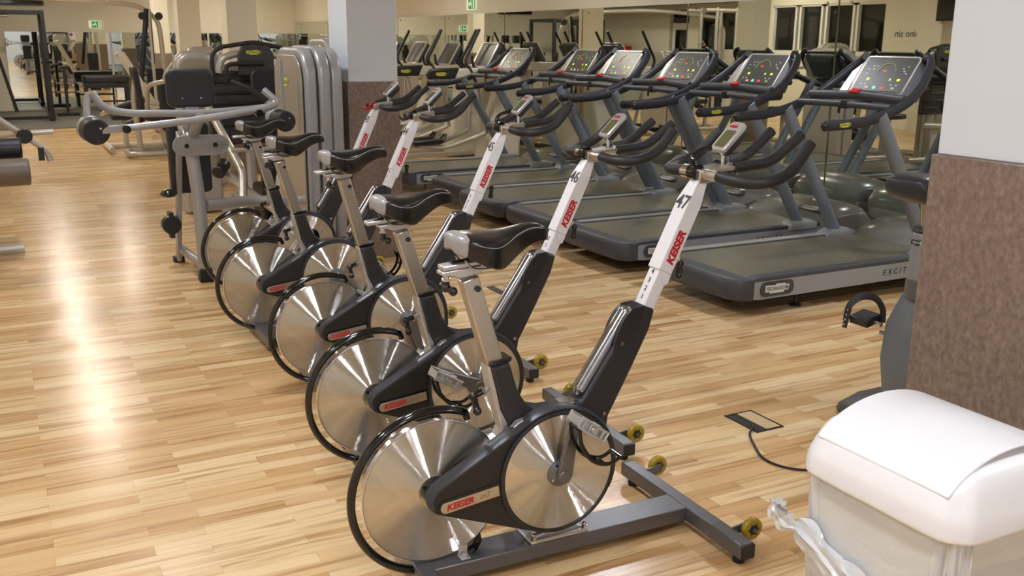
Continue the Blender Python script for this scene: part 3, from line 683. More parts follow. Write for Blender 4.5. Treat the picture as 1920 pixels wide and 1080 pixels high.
# ------------------------------------------------------------------ treadmills
def treadmill(loc, lab):
    t = thing('treadmill', lab, 'treadmill', loc, 0, 'treadmills in a row facing the mirror')
    W = .42
    # deck: side panels, belt, rails
    for s in (-1, 1):
        pn = MB().pxz([(0, .098), (.06, .094), (1.75, .10), (1.75, .20), (.0, .206)], s*W-(.02 if s > 0 else 0), s*W+(.02 if s < 0 else 0)).build('side_panel', TMGREY, t, bevel=.003)
        u = (1, 0, 0) if s < 0 else (-1, 0, 0); ox = .165
        lp = MB().prism([(x, y+.0) for x, y in stadium(.25, .086, r=.04)], (ox, s*(W+.001), .152), u, (0, 0, 1), 0, .002).build('logo_field', TMDARK, pn)
        logo_plaque((ox, s*(W+.0035), .152), u, (0, 0, 1), .175, WLOGO, DARKI, lp)
        text('EXCITE', .05, (1.0 if s < 0 else 1.5, s*(W+.0015), .135), u, (0, 0, 1), DARKI, pn, 'lettering', spacing=1.6, shear=.15)
        r = MB(); r.pxz([(-.02, .197), (1.60, .197), (1.60, .226), (.03, .226), (-.02, .218)], s*(W-.035)-.036, s*(W-.035)+.036)
        r.build('side_rail', TMDARK, t, bevel=.006)
        if s > 0:
            rr = MB()
            rr.box((.80, W-.035, .2265), (1.54, .066, .003))
            for k in range(5): rr.box((.80, W-.061+k*.013, .2280), (1.52, .006, .003))
            rr.build('rail_tread', mat('rail_silver', (186, 186, 180), .3, metal=.4), t, label='ribbed silver foot tread on the far rail')
    MB().box((.79, 0, .207), (1.62, .70, .02)).build('running_belt', BELT, t, bevel=.003)
    MB().box((.85, 0, .145), (1.7, .78, .09)).build('deck_body', BLACKP, t)
    rb = MB(); P = [(0, -W), (0, W), (-.075, W-.01), (-.115, W-.06), (-.13, W-.13), (-.13, -W+.13), (-.115, -W+.06), (-.075, -W+.01)]
    rb.loft([[(x*.90, y*.985, .092) for x, y in P], [(x, y, .12) for x, y in P], [(x, y, .19) for x, y in P], [(x*.85, y*.985, .218) for x, y in P]])
    rb.build('rear_bumper', TMDARK, t, bevel=.008, seg=3)
    for x in (.40, 1.7):
        for s in (-1, 1):
            f = MB().cyl((x, s*.33, .018), (x, s*.33, .10), .009).lathe([(.036, 0), (.036, .008), (.012, .02)], (x, s*.33, .0), (0, 0, 1), 20).build('levelling_foot', BLACKP, t)
    # motor hood
    def hs(x, z, w_, zb, crown):
        return [(x, -w_, zb), (x, -w_, z-.05), (x, -w_+.05, z-.012), (x, -w_*.5, z+crown*.7), (x, 0, z+crown), (x, w_*.5, z+crown*.7), (x, w_-.05, z-.012), (x, w_, z-.05), (x, w_, zb)]
    hd = MB().loft([hs(1.56, .215, .40, .10, 0), hs(1.62, .255, .41, .10, .004), hs(1.75, .30, .425, .09, .012), hs(1.92, .315, .43, .085, .016), hs(2.06, .30, .415, .085, .014), hs(2.17, .25, .36, .085, .010), hs(2.215, .19, .28, .09, .004)])
    hdo = hd.build('motor_hood', TMHOOD, t, bevel=.006, sharp=50)
    a = math.atan2(.052, .13); hu = (0, -1, 0); hv = (math.cos(a), 0, math.sin(a))
    fld = MB().prism(stadium(.26, .075, r=.035), (1.70, -.22, .2915), hu, hv, -.004, .003).build('logo_field', TMDARK, hdo)
    logo_plaque((1.70, -.22, .2945), hu, hv, .18, WLOGO, DARKI, fld)
    MB().loft([[(x, y, z) for x, y in ((1.72, -.425), (2.0, -.435), (2.12, -.40), (2.225, -.26), (2.235, 0), (2.225, .26), (2.12, .40), (2.0, .435), (1.72, .425))] for z in (.05, .14)]).build('front_skirt', TMGREY, t, bevel=.01)
    # slanted uprights
    for s in (-1, 1):
        A, B_ = Vector((1.43, s*.385, .20)), Vector((.885, s*.385, 1.09))
        MB().tube([A, B_], .043, 20, up=(0, 1, 0), ry=.038).build('upright', UPR, t)
        MB().loft([[(x, s*.385+y, z) for x, y in ((1.30, -.055), (1.55, -.055), (1.58, 0), (1.55, .055), (1.30, .055), (1.27, 0))] for z in (.19, .232)]+[[(1.34, s*.385-.045, .255), (1.50, s*.385-.045, .255), (1.51, s*.385, .255), (1.50, s*.385+.045, .255), (1.34, s*.385+.045, .255), (1.33, s*.385, .255)]]).build('upright_foot', TMGREY, t, bevel=.006)
        # curved hand rail
        pts = [(.475, s*.375, 1.043), (.60, s*.378, 1.046), (.72, s*.383, 1.053), (.90, s*.385, 1.085), (1.10, s*.38, 1.155), (1.24, s*.352, 1.24), (1.35, s*.305, 1.335), (1.40, s*.265, 1.395), (1.385, s*.225, 1.415)]
        rl = MB().tube(catmull(pts, 6), .030, 16, ry=.024, up=(0, 1, 0)).build('hand_rail', TMRAIL, t, sharp=60)
        MB().sph((.475, s*.375, 1.043), .0305, (.7, .85, 1)).build('rail_end_cap', BLACKG, rl)
        if s < 0: logo_plaque((.60, s*.378-.0255, 1.047), (1, 0, .05), (-.05, 0, 1), .085, YLOGO, DARKI, rl)
        MB().loft([[(1.20, s*.212, 1.14), (1.22, s*.305, 1.17), (1.33, s*.28, 1.32), (1.37, s*.212, 1.39)], [(1.27, s*.212, 1.12), (1.29, s*.30, 1.15), (1.39, s*.27, 1.32), (1.42, s*.212, 1.38)]]).build('speaker_cowl', WARMSIL if s > 0 else TMDARK, t, bevel=.012, seg=3)
        MB().lathe([(.034, 0), (.040, .008), (.036, .016), (.02, .004)], (1.24, s*.265, 1.16), (-.6, 0, .8), 20).build('cup_holder', BLACKG, t)
    # cross bars and red stop tab
    MB().tube([(1.08, -.38, 1.170), (1.12, 0, 1.183), (1.08, .38, 1.170)], .022, 14, ry=.030).build('cross_bar', TMDARK, t)
    MB().tube([(.98, -.375, 1.128), (.99, 0, 1.133), (.98, .375, 1.128)], .021, 14).build('sensor_bar', TMDARK, t)
    MB().box((1.108, .03, 1.208), (.05, .07, .014), (0, -.3, 0)).build('stop_tab', REDT, t, bevel=.003, label='red stop tab')
    MB().box((.985, -.02, 1.13), (.048, .035, .048)).build('bar_clip', BLACKP, t)
    MB().box((.985, .03, 1.10), (.012, .012, .05)).build('cable_tie', BLACKP, t)
    # console
    cb = Vector((1.245, 0, 1.188)); ct = Vector((1.395, 0, 1.402)); v = (ct-cb); H = v.length; v.normalize(); u = Vector((0, -1, 0)); n = u.cross(v)
    mid = (cb+ct)/2
    body = MB().loft([[mid+u*x*k+v*y*k-n*d for x, y in ((-.205, -H/2-.01), (.205, -H/2-.01), (.205, H/2), (-.205, H/2))] for k, d in ((1.0, .0), (.98, .05), (.72, .10))]).build('console', TMDARK, t, bevel=.012, seg=3)
    rim = MB(); q = stadium(.415, H+.012, r=.022, n=4)
    rim.tube([mid+u*x+v*y+n*.002 for x, y in q], .008, 8, closed=True, ry=.008); rim.build('console_bezel', WARMSIL, body)
    sc_ = MB().prism(stadium(.40, H, r=.018), mid, u, v, .0, .004).build('screen', LCDB, body)
    def at(x, y, d=.0052): return mid+u*x+v*y+n*d
    g = MB(); P = [at(.072*math.cos(math.radians(a)), .012+.078*math.sin(math.radians(a))) for a in range(15, 176, 8)]
    for k, (p_, q_) in enumerate(zip(P, P[1:])): g.bar(p_, q_, .0015, .009 if k > 8 else .005, up=n)
    g.build('gauge_arc', LEDD, sc_)
    text('8.00', .016, at(-.028, .030), u, v, LEDR, sc_, 'red_readout', bold=.03)
    for x in (-.125, .055, .115): text('00' if abs(x) > .06 else '0', .021, at(x, -.035), u, v, LEDY, sc_, 'yellow_readout', bold=.03, shear=.2)
    for x, m in ((-.09, LEDO), (-.03, LEDG), (.035, LEDR), (.115, LEDD)):
        MB().prism(stadium(.026, .013 if m is not LEDG else .022), at(x, -.088, .004), u, v, 0, .0018).build('key', m, sc_)
    MB().prism([(-.16, -.002), (.16, -.002), (.14, .006), (-.14, .006)], at(0, -.112, .004), u, v, 0, .004).build('key_ledge', BLACKP, sc_)
    for x, y in ((-.12, .07), (-.09, .07), (-.15, .045), (-.11, .045), (.12, .055), (.15, .07), (.135, .035), (-.15, -.065), (-.115, -.065), (.09, -.065), (.13, -.065), (.155, .02), (-.15, .015)):
        MB().prism(stadium(.015, .006), at(x, y, .004), u, v, 0, .0012).build('key_mark', WLOGO, sc_)
    return t
TX = 3.625
tm = treadmill((TX, 4.45, 0), 'nearest treadmill at the right, beside the big grey pillar, console lit yellow')
for y, lab in ((5.58, 'second treadmill from the right, its belt seen left of the nearest one'), (6.48, 'third treadmill from the right, middle of the treadmill row'),
               (7.39, 'fourth treadmill from the right, behind the spin bike numbered 46'), (8.29, 'fifth treadmill from the right, one short of the far end'), (9.45, 'farthest treadmill in the row, next to the cross trainers')):
    dup(tm, (TX+(.12 if 8 < y < 9 else 0), y, 0), 0, lab)

# ------------------------------------------------------------------ cross trainers
def cross_trainer(loc, lab, rz=0):
    t = thing('cross_trainer', lab, 'cross trainer', loc, rz, 'cross trainers past the treadmills')
    MB().bar((0, -.22, .05), (1.5, -.22, .07), .07, .06).build('base_rail', WARMSIL, t, bevel=.01)
    MB().bar((0, .22, .05), (1.5, .22, .07), .07, .06).build('base_rail', WARMSIL, t, bevel=.01)
    MB().tube([(.02, -.33, .05), (.02, .33, .05)], .035).build('rear_foot', BLACKP, t)
    MB().tube([(1.5, -.36, .05), (1.5, .36, .05)], .035).build('front_foot', BLACKP, t)
    MB().loft([[(1.05+dx, -w_, z), (1.5+dx*.4, -w_, z), (1.5+dx*.4, w_, z), (1.05+dx, w_, z)] for z, dx, w_ in ((.06, 0, .20), (.35, .05, .19), (.75, .16, .12), (1.08, .20, .08))]).build('front_shroud', SHROUD, t, bevel=.04, seg=4)
    sh = MB().pxz([(.35, 1.07), (.95, 1.05), (1.45, 1.07), (1.5, 1.14), (1.42, 1.20), (1.0, 1.19), (.40, 1.17), (.30, 1.12)], -.30, -.22).build('arm_shroud', SHROUD, t, bevel=.02, seg=3)
    MB().pxz([(.27, 1.06), (.60, 1.06), (.66, 1.19), (.30, 1.18), (.25, 1.12)], -.305, -.215).build('shroud_cap', BLACKP, sh, bevel=.02)
    logo_plaque((.42, -.307, 1.12), (1, 0, 0), (0, 0, 1), .13, YLOGO, DARKI, sh)
    cb, ct = Vector((1.05, 0, 1.20)), Vector((1.20, 0, 1.45)); v = (ct-cb).normalized(); u = Vector((0, -1, 0)); n = u.cross(v); m = (cb+ct)/2
    c = MB().prism(stadium(.42, .32, r=.04), m, u, v, -.06, 0).build('console', TMDARK, t, bevel=.01)
    MB().tube([m+u*x+v*y for x, y in stadium(.42, .32, r=.04, n=4)], .012, 8, closed=True).build('console_bezel', WARMSIL, c)
    MB().prism(stadium(.36, .26, r=.02), m, u, v, .0, .004).build('screen', LCDB, c)
    MB().tube([(1.2, 0, 1.05), (1.16, 0, 1.28)], .04).build('console_mast', SHROUD, t)
    for s in (-1, 1):
        d = .10*s
        MB().tube(catmull([(.20, s*.16, .30), (.55, s*.20, .28), (1.0, s*.24, .42)], 6), .028).build('pedal_arm', WARMSIL, t)
        MB().loft([[(.10+dx, s*.16-w_, z), (.48-dx, s*.16-w_, z+.015), (.48-dx, s*.16+w_, z+.015), (.10+dx, s*.16+w_, z)] for z, dx, w_ in ((.30, .02, .06), (.32, 0, .07), (.355, 0, .07))]).build('foot_plate', BLACKP, t, bevel=.01)
        MB().tube([(.47, s*.16-.06, .35), (.52, s*.16-.03, .42), (.52, s*.16+.03, .42), (.47, s*.16+.06, .35)], .015, 10).build('toe_guard', TMDARK, t)
        h = MB().tube([(1.02, s*.25, .42), (.97+d, s*.28, 1.05)], .022).build('swing_arm', CHROME, t)
        MB().tube(catmull([(.97+d, s*.28, 1.02), (.90+d, s*.29, 1.15), (.84+d, s*.27, 1.26), (.92+d, s*.26, 1.42), (1.03+d, s*.25, 1.62)], 6), .018).build('swing_grip', FOAM, h)
        MB().tube(catmull([(1.12, s*.10, 1.14), (1.0, s*.18, 1.14), (.88, s*.20, 1.20), (.86, s*.19, 1.32)], 6), .016).build('fixed_grip', FOAM, t)
    return t
ct_ = cross_trainer((4.1, 10.75, 0), 'cross trainer right beside the farthest treadmill')
for y, lab in ((11.85, 'second cross trainer beyond the farthest treadmill'), (12.95, 'third cross trainer past the treadmills, partly behind the pillar'), (14.05, 'last cross trainer, behind the brown and white pillar')):
    dup(ct_, (4.1, y, 0), 0, lab)

# ------------------------------------------------------------------ strength machines on the left
def tube_part(name, pts, r, m, t, org, rad=.06, **k):
    P = [V(p)-org for p in pts]
    return MB().tube(fillet(P, rad) if len(P) > 2 else P, r, 16, **k).build(name, m, t, sharp=60)
def slab(name, org, t, x0, x1, y0, y1, zt, axis='x', m=SILVERP, logo=True, rr=.16, zb=.02):
    """weight stack tower: layered frame with rounded top, smoked cover; wide face looks to -x (axis x) or -y (axis y)"""
    if axis == 'x':
        o = Vector((x0, (y0+y1)/2, 0))-org; u = Vector((0, -1, 0)); n = Vector((-1, 0, 0)); wd = y1-y0; dp = x1-x0
    else:
        o = Vector(((x0+x1)/2, y0, 0))-org; u = Vector((1, 0, 0)); n = Vector((0, -1, 0)); wd = x1-x0; dp = y1-y0
    v = Vector((0, 0, 1))
    def prof(w_, z, r, zb_=zb):
        P = [(-w_/2, zb_), (w_/2, zb_)]
        P += [(w_/2-r+r*math.cos(a*PI/16), z-r+r*math.sin(a*PI/16)) for a in range(0, 9)]
        P += [(-w_/2+r-r*math.sin(a*PI/16), z-r+r*math.cos(a*PI/16)) for a in range(0, 9)]
        return P
    # u x v = n for axis y; for axis x: (-y) x z = -x
    L = 3
    for k in range(L):
        a, b = -dp+dp*k/L, -dp+dp*(k+1)/L-.006
        sc1 = 1-.05*abs(k-1)
        o_ = MB().prism(prof(wd*sc1, zt-.012*abs(k-1), rr), o, u, v, a, b).build('tower_frame', m, t, bevel=.022, seg=4, sharp=50)
    c = MB().prism(prof(wd*.84, zt-.06, rr*.85, .35), o, u, v, .0, .012).build('cover_panel', SMOKE, t, bevel=.006)
    if logo: logo_plaque(o+v*(zt-.24)+n*.0135-u*wd*.08, u, v, min(.20, wd*.32), YLOGO, DARKI, c)

def rear_delt_machine():
    org = Vector((1.3, 6.45, 0))
    t = thing('strength_machine', 'grey chest machine with crossed lever arms and black rollers, left of the bikes', 'gym machine', org, 0, 'weight machines in the hall')
    B = lambda: MB()
    tube_part('front_upright', [(1.052, 6.25, .07), (1.045, 6.25, .55), (1.02, 6.27, .90), (1.02, 6.45, .965)], .041, SILVERP, t, org, .09)
    b = MB().bar(V(.985, 6.86, .03)-org, V(.985, 6.44, .92)-org, .03, .07).build('rear_upright', SILVERP, t, bevel=.005)
    tube_part('bottom_brace', [(1.045, 6.28, .10), (1.0, 6.86, .10)], .028, SILVERP, t, org)
    MB().box(V(1.052, 6.245, .045)-org, (.085, .085, .09), taper=.9).build('rubber_foot', RUBBER, t, bevel=.008)
    MB().box(V(.99, 6.9, .02)-org, (.07, .07, .04)).build('rubber_foot', RUBBER, t, bevel=.005)
    tube_part('cross_tube', [(1.08, 6.26, .485), (1.45, 6.50, .455), (1.88, 6.45, .42)], .036, SILVERP, t, org, .2)
    pl = MB().prism(stadium(.335, .125), V(1.07, 6.19, .868)-org, (1, 0, 0), (0, 0, 1), 0, .012).build('pivot_plate', SILVERP, t, bevel=.002)
    for x in (.985, 1.155): MB().cyl(V(x, 6.185, .868)-org, V(x, 6.17, .868)-org, .014, seg=18).build('pivot_bolt', BLACKP, pl)
    # head/chest pad on its post
    MB().box(V(1.055, 6.33, 1.11)-org, (.085, .045, .36)).build('pad_post', SILVERP, t, bevel=.006)
    hp = MB().prism([(x, y) for x, y in stadium(.285, .235, r=.05, n=6)], V(1.055, 6.30, 1.205)-org, (1, 0, 0), (0, 0, 1), -.07, 0).build('chest_pad', PAD, t, bevel=.018, seg=3)
    for s in (-1, 1): MB().cyl(V(1.055+s*.055, 6.30, 1.145)-org, V(1.055+s*.055, 6.293, 1.145)-org, .006, seg=12).build('pad_screw', CHROME, hp)
    bp = MB().prism(stadium(.26, .46, r=.035, n=5), V(1.07, 6.60, .745)-org, (1, 0, 0), (0, 0, 1), -.09, 0).build('back_pad', PAD, t, bevel=.015, seg=3)
    MB().sph(V(.91, 6.55, .53)-org, .045, (1.2, 1, .6)).build('pad_toe', BLACKG, bp)
    MB().box(V(1.10, 6.62, .40)-org, (.05, .05, .4)).build('seat_post', SILVERP, t, bevel=.004)
    MB().box(V(.93, 6.70, .30)-org, (.03, .09, .17)).cyl(V(.93, 6.66, .3)-org, V(.93, 6.74, .3)-org, .06).build('cable_pulley', BLACKP, t)
    # two long lever arms
    tube_part('lever_arm', [(.470, 6.03, 1.205), (.515, 6.03, 1.12), (.64, 6.03, 1.083), (1.05, 6.05, 1.07), (1.40, 6.10, 1.085), (1.53, 6.12, 1.10)], .021, SILVERP, t, org, .07)
    tube_part('lever_arm', [(.62, 5.87, 1.012), (1.0, 5.88, 1.045), (1.40, 5.88, 1.098), (1.49, 5.90, 1.128), (1.415, 5.95, 1.205)], .021, SILVERP, t, org, .06)
    tube_part('arm_link', [(.455, 6.05, 1.20), (.43, 6.0, 1.10), (.43, 5.95, 1.01)], .020, SILVERP, t, org)
    MB().bar(V(.49, 5.86, 1.005)-org, V(.63, 5.87, 1.015)-org, .014, .04).build('arm_plate', SILVERP, t, bevel=.003)
    for (x, y, z, r, l) in ((.463, 5.85, .997, .072, .16), (1.515, 5.84, 1.022, .062, .17)):
        ro = MB().cyl(V(x, y, z)-org, V(x-.02, y+l, z+.01)-org, r, seg=32).build('roller_pad', PAD, t, bevel=.008)
        MB().cyl(V(x-.014, y+l*.7, z+.007)-org, V(x-.021, y+l+.01, z+.0105)-org, r*1.03, seg=32).build('roller_sleeve', SILVERP, ro, bevel=.004)
        MB().cyl(V(x+.02, y+.001, z+.02)-org, V(x+.02, y-.003, z+.02)-org, .006, seg=10).build('roller_screw', CHROME, ro)
    for x, y, z in ((.617, 5.83, 1.008), (1.36, 5.84, 1.075)):
        MB().cyl(V(x, y, z)-org, V(x, y+.06, z)-org, .023, seg=20).build('arm_end_cap', BLACKG, t, bevel=.004)
    tube_part('roller_link', [(1.47, 6.08, 1.12), (1.51, 6.02, 1.06)], .024, SILVERP, t, org)
    tube_part('pivot_neck', [(1.03, 6.2, .93), (1.04, 6.08, 1.0), (1.05, 6.0, 1.055)], .03, SILVERP, t, org)
    slab('tower', org, t, 1.73, 1.98, 6.15, 6.95, 1.462, 'x', rr=.2)
    MB().box(V(1.62, 6.30, 1.17)-org, (.02, .02, .42)).build('tower_rod', SILVERP, t)
rear_delt_machine()

def stack_machine(x, y, lab, rz=0, zt=1.45, pads=True, m=WARMSIL):
    """selectorised machine: tower, seat, back pad and lever frame"""
    t = thing('strength_machine', lab, 'gym machine', (x, y, 0), rz, 'weight machines in the hall'); org = Vector((0, 0, 0))
    slab('tower', org, t, .25, .50, -.34, .34, zt, 'x', m, rr=.2)
    if not pads:
        for s in (-1, 1): tube_part('base_tube', [(.05, s*.26, .05), (.62, s*.26, .05)], .036, m, t, org)
        tube_part('lever_arm', [(.30, .10, 1.30), (.08, .12, 1.24), (.06, .12, .95)], .022, m, t, org, .05)
        return t
    tube_part('base_tube', [(.36, -.28, .06), (-.70, -.28, .06), (-.78, -.20, .06), (-.78, .20, .06), (-.70, .28, .06), (.36, .28, .06)], .036, m, t, org, .1)
    tube_part('seat_column', [(-.30, 0, .06), (-.34, 0, .48)], .04, m, t, org)
    tube_part('back_column', [(-.62, 0, .06), (-.66, 0, .75), (-.60, 0, 1.12)], .036, m, t, org, .1)
    MB().prism(stadium(.42, .38, r=.06), (-.34, 0, .47), (1, 0, 0), (0, 1, 0), 0, .07).build('seat_pad', PAD, t, bevel=.02, seg=3)
    MB().prism(stadium(.36, .58, r=.06), (-.57, 0, .86), (0, -1, 0), (-.1, 0, 1), -.0, .07).build('back_pad', PAD, t, bevel=.02, seg=3)
    for s in (-1, 1):
        tube_part('lever_arm', [(.30, s*.22, 1.25), (-.05, s*.34, 1.22), (-.22, s*.36, 1.02), (-.22, s*.34, .72)], .022, m, t, org, .1)
        g = MB().tube([(-.22, s*.355, .98), (-.22, s*.345, .78)], .03).build('grip', FOAM, t)
    MB().lathe([(.075, 0), (.075, .3)], (-.12, -.15, .34), (0, 1, 0), 24).build('roller_pad', PAD, t, bevel=.01)
    return t

def ribbed_press():
    org = Vector((1.9, 8.3, 0))
    t = thing('leg_press', 'dark leg press with a ribbed back board and yellow plaque, behind the chest machine', 'gym machine', org, 0, 'weight machines in the hall')
    b = MB(); b.box(V(1.87, 8.55, .93)-org, (.62, .05, .62))
    b.build('back_board', mat('board_charcoal', (52, 50, 50), .45), t, bevel=.02, seg=3)
    for k in range(6): MB().box(V(1.87, 8.517, .70+k*.09)-org, (.58, .016, .030)).build('board_rib', BLACKP, t, bevel=.006)
    tube_part('top_hoop', [(1.60, 8.45, 1.20), (1.60, 8.45, 1.37), (1.66, 8.45, 1.43), (1.95, 8.45, 1.475), (2.22, 8.45, 1.42), (2.26, 8.45, 1.36)], .018, RUBBER, t, org, .06)
    tube_part('inner_hoop', [(1.70, 8.42, 1.22), (1.71, 8.42, 1.29), (1.80, 8.42, 1.30), (2.02, 8.42, 1.30)], .018, RUBBER, t, org, .04)
    tube_part('shoulder_tube', [(1.66, 8.50, 1.22), (1.68, 8.50, 1.34), (1.80, 8.50, 1.38), (2.10, 8.50, 1.38), (2.20, 8.50, 1.34), (2.22, 8.50, 1.2)], .03, WARMSIL, t, org, .08)
    hp = MB().prism([(-.15, -.12), (.15, -.12), (.15, .05), (.11, .13), (-.11, .13), (-.15, .05)], V(1.96, 8.46, 1.32)-org, (1, 0, 0), (0, 0, 1), -.02, .03).build('head_panel', mat('board_charcoal', (52, 50, 50), .45), t, bevel=.01)
    logo_plaque(V(1.94, 8.428, 1.39)-org, (1, 0, 0), (0, 0, 1), .12, YLOGO, DARKI, hp)
    MB().prism(stadium(.27, .24, r=.05), V(1.99, 8.20, 1.14)-org, (1, 0, 0), (0, 0, 1), -.06, 0).build('chest_pad', PAD, t, bevel=.018, seg=3)
    MB().box(V(2.0, 8.26, .95)-org, (.06, .04, .30)).build('pad_post', WARMSIL, t, bevel=.004)
    MB().box(V(2.0, 8.25, .74)-org, (.30, .05, .14)).build('lower_pad', PAD, t, bevel=.018)
    tube_part('frame_tube', [(1.62, 7.75, .08), (1.70, 8.0, .45), (1.55, 8.5, .95)], .035, WARMSIL, t, org)
    tube_part('frame_hook', [(1.93, 7.70, .05), (1.93, 7.70, .40), (1.98, 7.74, .52), (2.12, 7.8, .52), (2.2, 8.4, .5)], .048, WARMSIL, t, org, .12)
    tube_part('slide_rail', [(1.93, 7.72, .12), (1.55, 8.3, .46)], .032, WARMSIL, t, org)
    MB().cyl(V(1.52, 8.1, .44)-org, V(1.60, 8.22, .50)-org, .055).build('rail_collar', BLACKP, t, bevel=.01)
    tube_part('foot_bar', [(1.60, 7.9, .64), (2.15, 7.9, .64)], .018, WARMSIL, t, org)
    tube_part('side_handle', [(1.62, 7.85, 1.18), (1.72, 7.8, 1.14), (1.92, 7.75, .99)], .02, RUBBER, t, org)
    MB().box(V(2.0, 8.0, .46)-org, (.26, .3, .26)).build('seat_pad', PAD, t, bevel=.03, seg=3)
    MB().box(V(2.0, 8.1, .18)-org, (.34, .40, .30)).build('gear_box', BLACKP, t, bevel=.03, seg=3)
    MB().lathe([(.12, 0), (.12, .04)], V(2.02, 7.86, .24)-org, (0, -1, 0), 28).build('pulley', STEELD, t)
    tube_part('base_tube', [(1.62, 8.55, .05), (2.3, 8.55, .05)], .04, WARMSIL, t, org)
    tube_part('base_tube', [(1.62, 7.75, .05), (2.2, 7.75, .05)], .04, WARMSIL, t, org)
    tube_part('rear_column', [(1.9, 8.6, .05), (1.9, 8.6, 1.25)], .04, WARMSIL, t, org)
ribbed_press()
# towers and machines further down the hall
stack_machine(1.90, 7.32, 'silver weight tower directly behind the tower of the chest machine', 0, 1.52, pads=False, m=WARMSIL)
def front_tower(x, y, lab, zt=1.40, wd=.34, logo=True):
    t = thing('strength_machine', lab, 'gym machine', (x, y, 0), 0, 'weight machines in the hall'); org = Vector((0, 0, 0))
    slab('tower', org, t, -wd/2, wd/2, 0, .25, zt, 'y', WARMSIL, logo, rr=.12)
    tube_part('base_tube', [(0, .1, .05), (0, 1.3, .05)], .04, WARMSIL, t, org); tube_part('base_tube', [(-.12, 1.3, .05), (.3, 1.3, .05)], .04, WARMSIL, t, org)
    tube_part('seat_column', [(0, .85, .05), (0, .85, .5)], .035, WARMSIL, t, org)
    MB().prism(stadium(.36, .36, r=.06), (0, .85, .48), (1, 0, 0), (0, 1, 0), 0, .07).build('seat_pad', PAD, t, bevel=.02)
    MB().prism(stadium(.34, .50, r=.06), (0, 1.12, .88), (1, 0, 0), (0, 0, 1), 0, .07).build('back_pad', PAD, t, bevel=.02)
    tube_part('pad_column', [(0, 1.22, .05), (0, 1.22, 1.05)], .03, WARMSIL, t, org)
    for s in (-1, 1): tube_part('lever_arm', [(s*.12, .3, 1.15), (s*.33, .55, 1.10), (s*.33, .75, .85)], .02, WARMSIL, t, org, .08)
front_tower(1.52, 8.75, 'weight tower with yellow plaque just above the chest machine pad')
front_tower(1.90, 10.4, 'farther weight tower left of the ribbed leg press', 1.42, .36)
def incline_machine():
    K_ = 1.5; org = Vector((1.15*K_, 9.9*K_, 0))
    def V(*a):
        p = Vector(a[0]) if len(a) == 1 else Vector(a)
        return Vector((p.x*K_, p.y*K_, max(.05, 1.5-(1.5-p.z)*K_)))
    tp = lambda nm, pts, *a, **k: tube_part(nm, [V(p) for p in pts], *a, **k)
    t = thing('bicep_machine', 'machine with a slanted cream beam and black roller handles, far left', 'gym machine', org, 0, 'weight machines in the hall')
    MB().bar(V(1.06, 10.0, 1.36)-org, V(1.42, 9.7, .62)-org, .10, .09).build('slanted_beam', SHROUD, t, bevel=.012)
    MB().bar(V(1.02, 10.0, 1.36)-org, V(1.12, 10.0, 1.30)-org, .06, .07).build('beam_head', SHROUD, t, bevel=.012)
    tp('base_tube', [(1.42, 9.7, .64), (1.42, 9.7, .05), (.85, 9.7, .05)], .04, SHROUD, t, org, .08)
    tp('base_tube', [(.85, 9.3, .04), (.85, 10.1, .04)], .04, SHROUD, t, org)
    for p, q in (((.80, 9.6, .83), (1.18, 9.5, .96)), ((.85, 9.2, .70), (1.12, 9.2, .82))):
        tp('lever_arm', [p, q], .025, CHROME, t, org)
        MB().tube([V(p).lerp(V(q), .35)-org, V(q)-org], .05, 16).build('roller_grip', FOAM, t)
    MB().bar(V(1.12, 9.5, .96)-org, V(1.36, 9.7, .90)-org, .06, .07).build('link_arm', SHROUD, t, bevel=.01)
    MB().lathe([(.12, 0), (.12, .22)], V(1.30, 9.5, .80)-org, (.6, -.8, .2), 24).build('elbow_pad', PAD, t, bevel=.02)
    MB().box(Vector((1.5, 14.4, .46))-org, (.34, .34, .08)).build('seat_pad', PAD, t, bevel=.02)
    tube_part('seat_column', [(1.5, 14.4, .05), (1.5, 14.4, .44)], .035, SHROUD, t, org)
incline_machine()
def roller_machine():
    org = Vector((-.15, 7.2, 0))
    t = thing('leg_curl_machine', 'leg machine with thick roller pads cut by the left edge', 'gym machine', org, 0, 'weight machines in the hall')
    MB().cyl(V(-.35, 7.0, .66)-org, V(.13, 7.02, .66)-org, .088, seg=32).build('roller_pad', mat('roller_taupe', (104, 94, 84), .4, bump=.1), t, bevel=.012)
    MB().cyl(V(-.35, 7.12, .80)-org, V(.10, 7.14, .80)-org, .07, seg=32).build('roller_pad', PAD, t, bevel=.012)
    tube_part('frame_tube', [(-.3, 7.0, .62), (-.3, 7.6, .40), (-.3, 7.6, .05)], .035, WARMSIL, t, org, .1)
    tube_part('base_tube', [(-.6, 7.6, .05), (.05, 7.6, .05)], .035, WARMSIL, t, org)
    tube_part('base_tube', [(-.3, 6.9, .05), (-.3, 8.4, .05)], .035, WARMSIL, t, org)
    MB().prism(stadium(.34, .8, r=.08), V(-.35, 7.9, .55)-org, (1, 0, 0), (0, 1, 0), 0, .08).build('bench_pad', PAD, t, bevel=.02)
    tube_part('lever_arm', [(-.1, 8.0, 1.0), (.28, 8.1, .68), (.30, 8.1, .60)], .022, WARMSIL, t, org)
    tube_part('lever_arm', [(-.1, 8.1, .80), (.34, 8.1, .82)], .02, WARMSIL, t, org)
    MB().lathe([(.055, 0), (.055, .05)], V(.14, 8.05, .80)-org, (0, -1, 0), 24).build('pulley', BLACKP, t, bevel=.006)
    MB().box(V(.24, 8.1, .66)-org, (.04, .06, .10)).build('foot_block', BLACKP, t)
roller_machine()
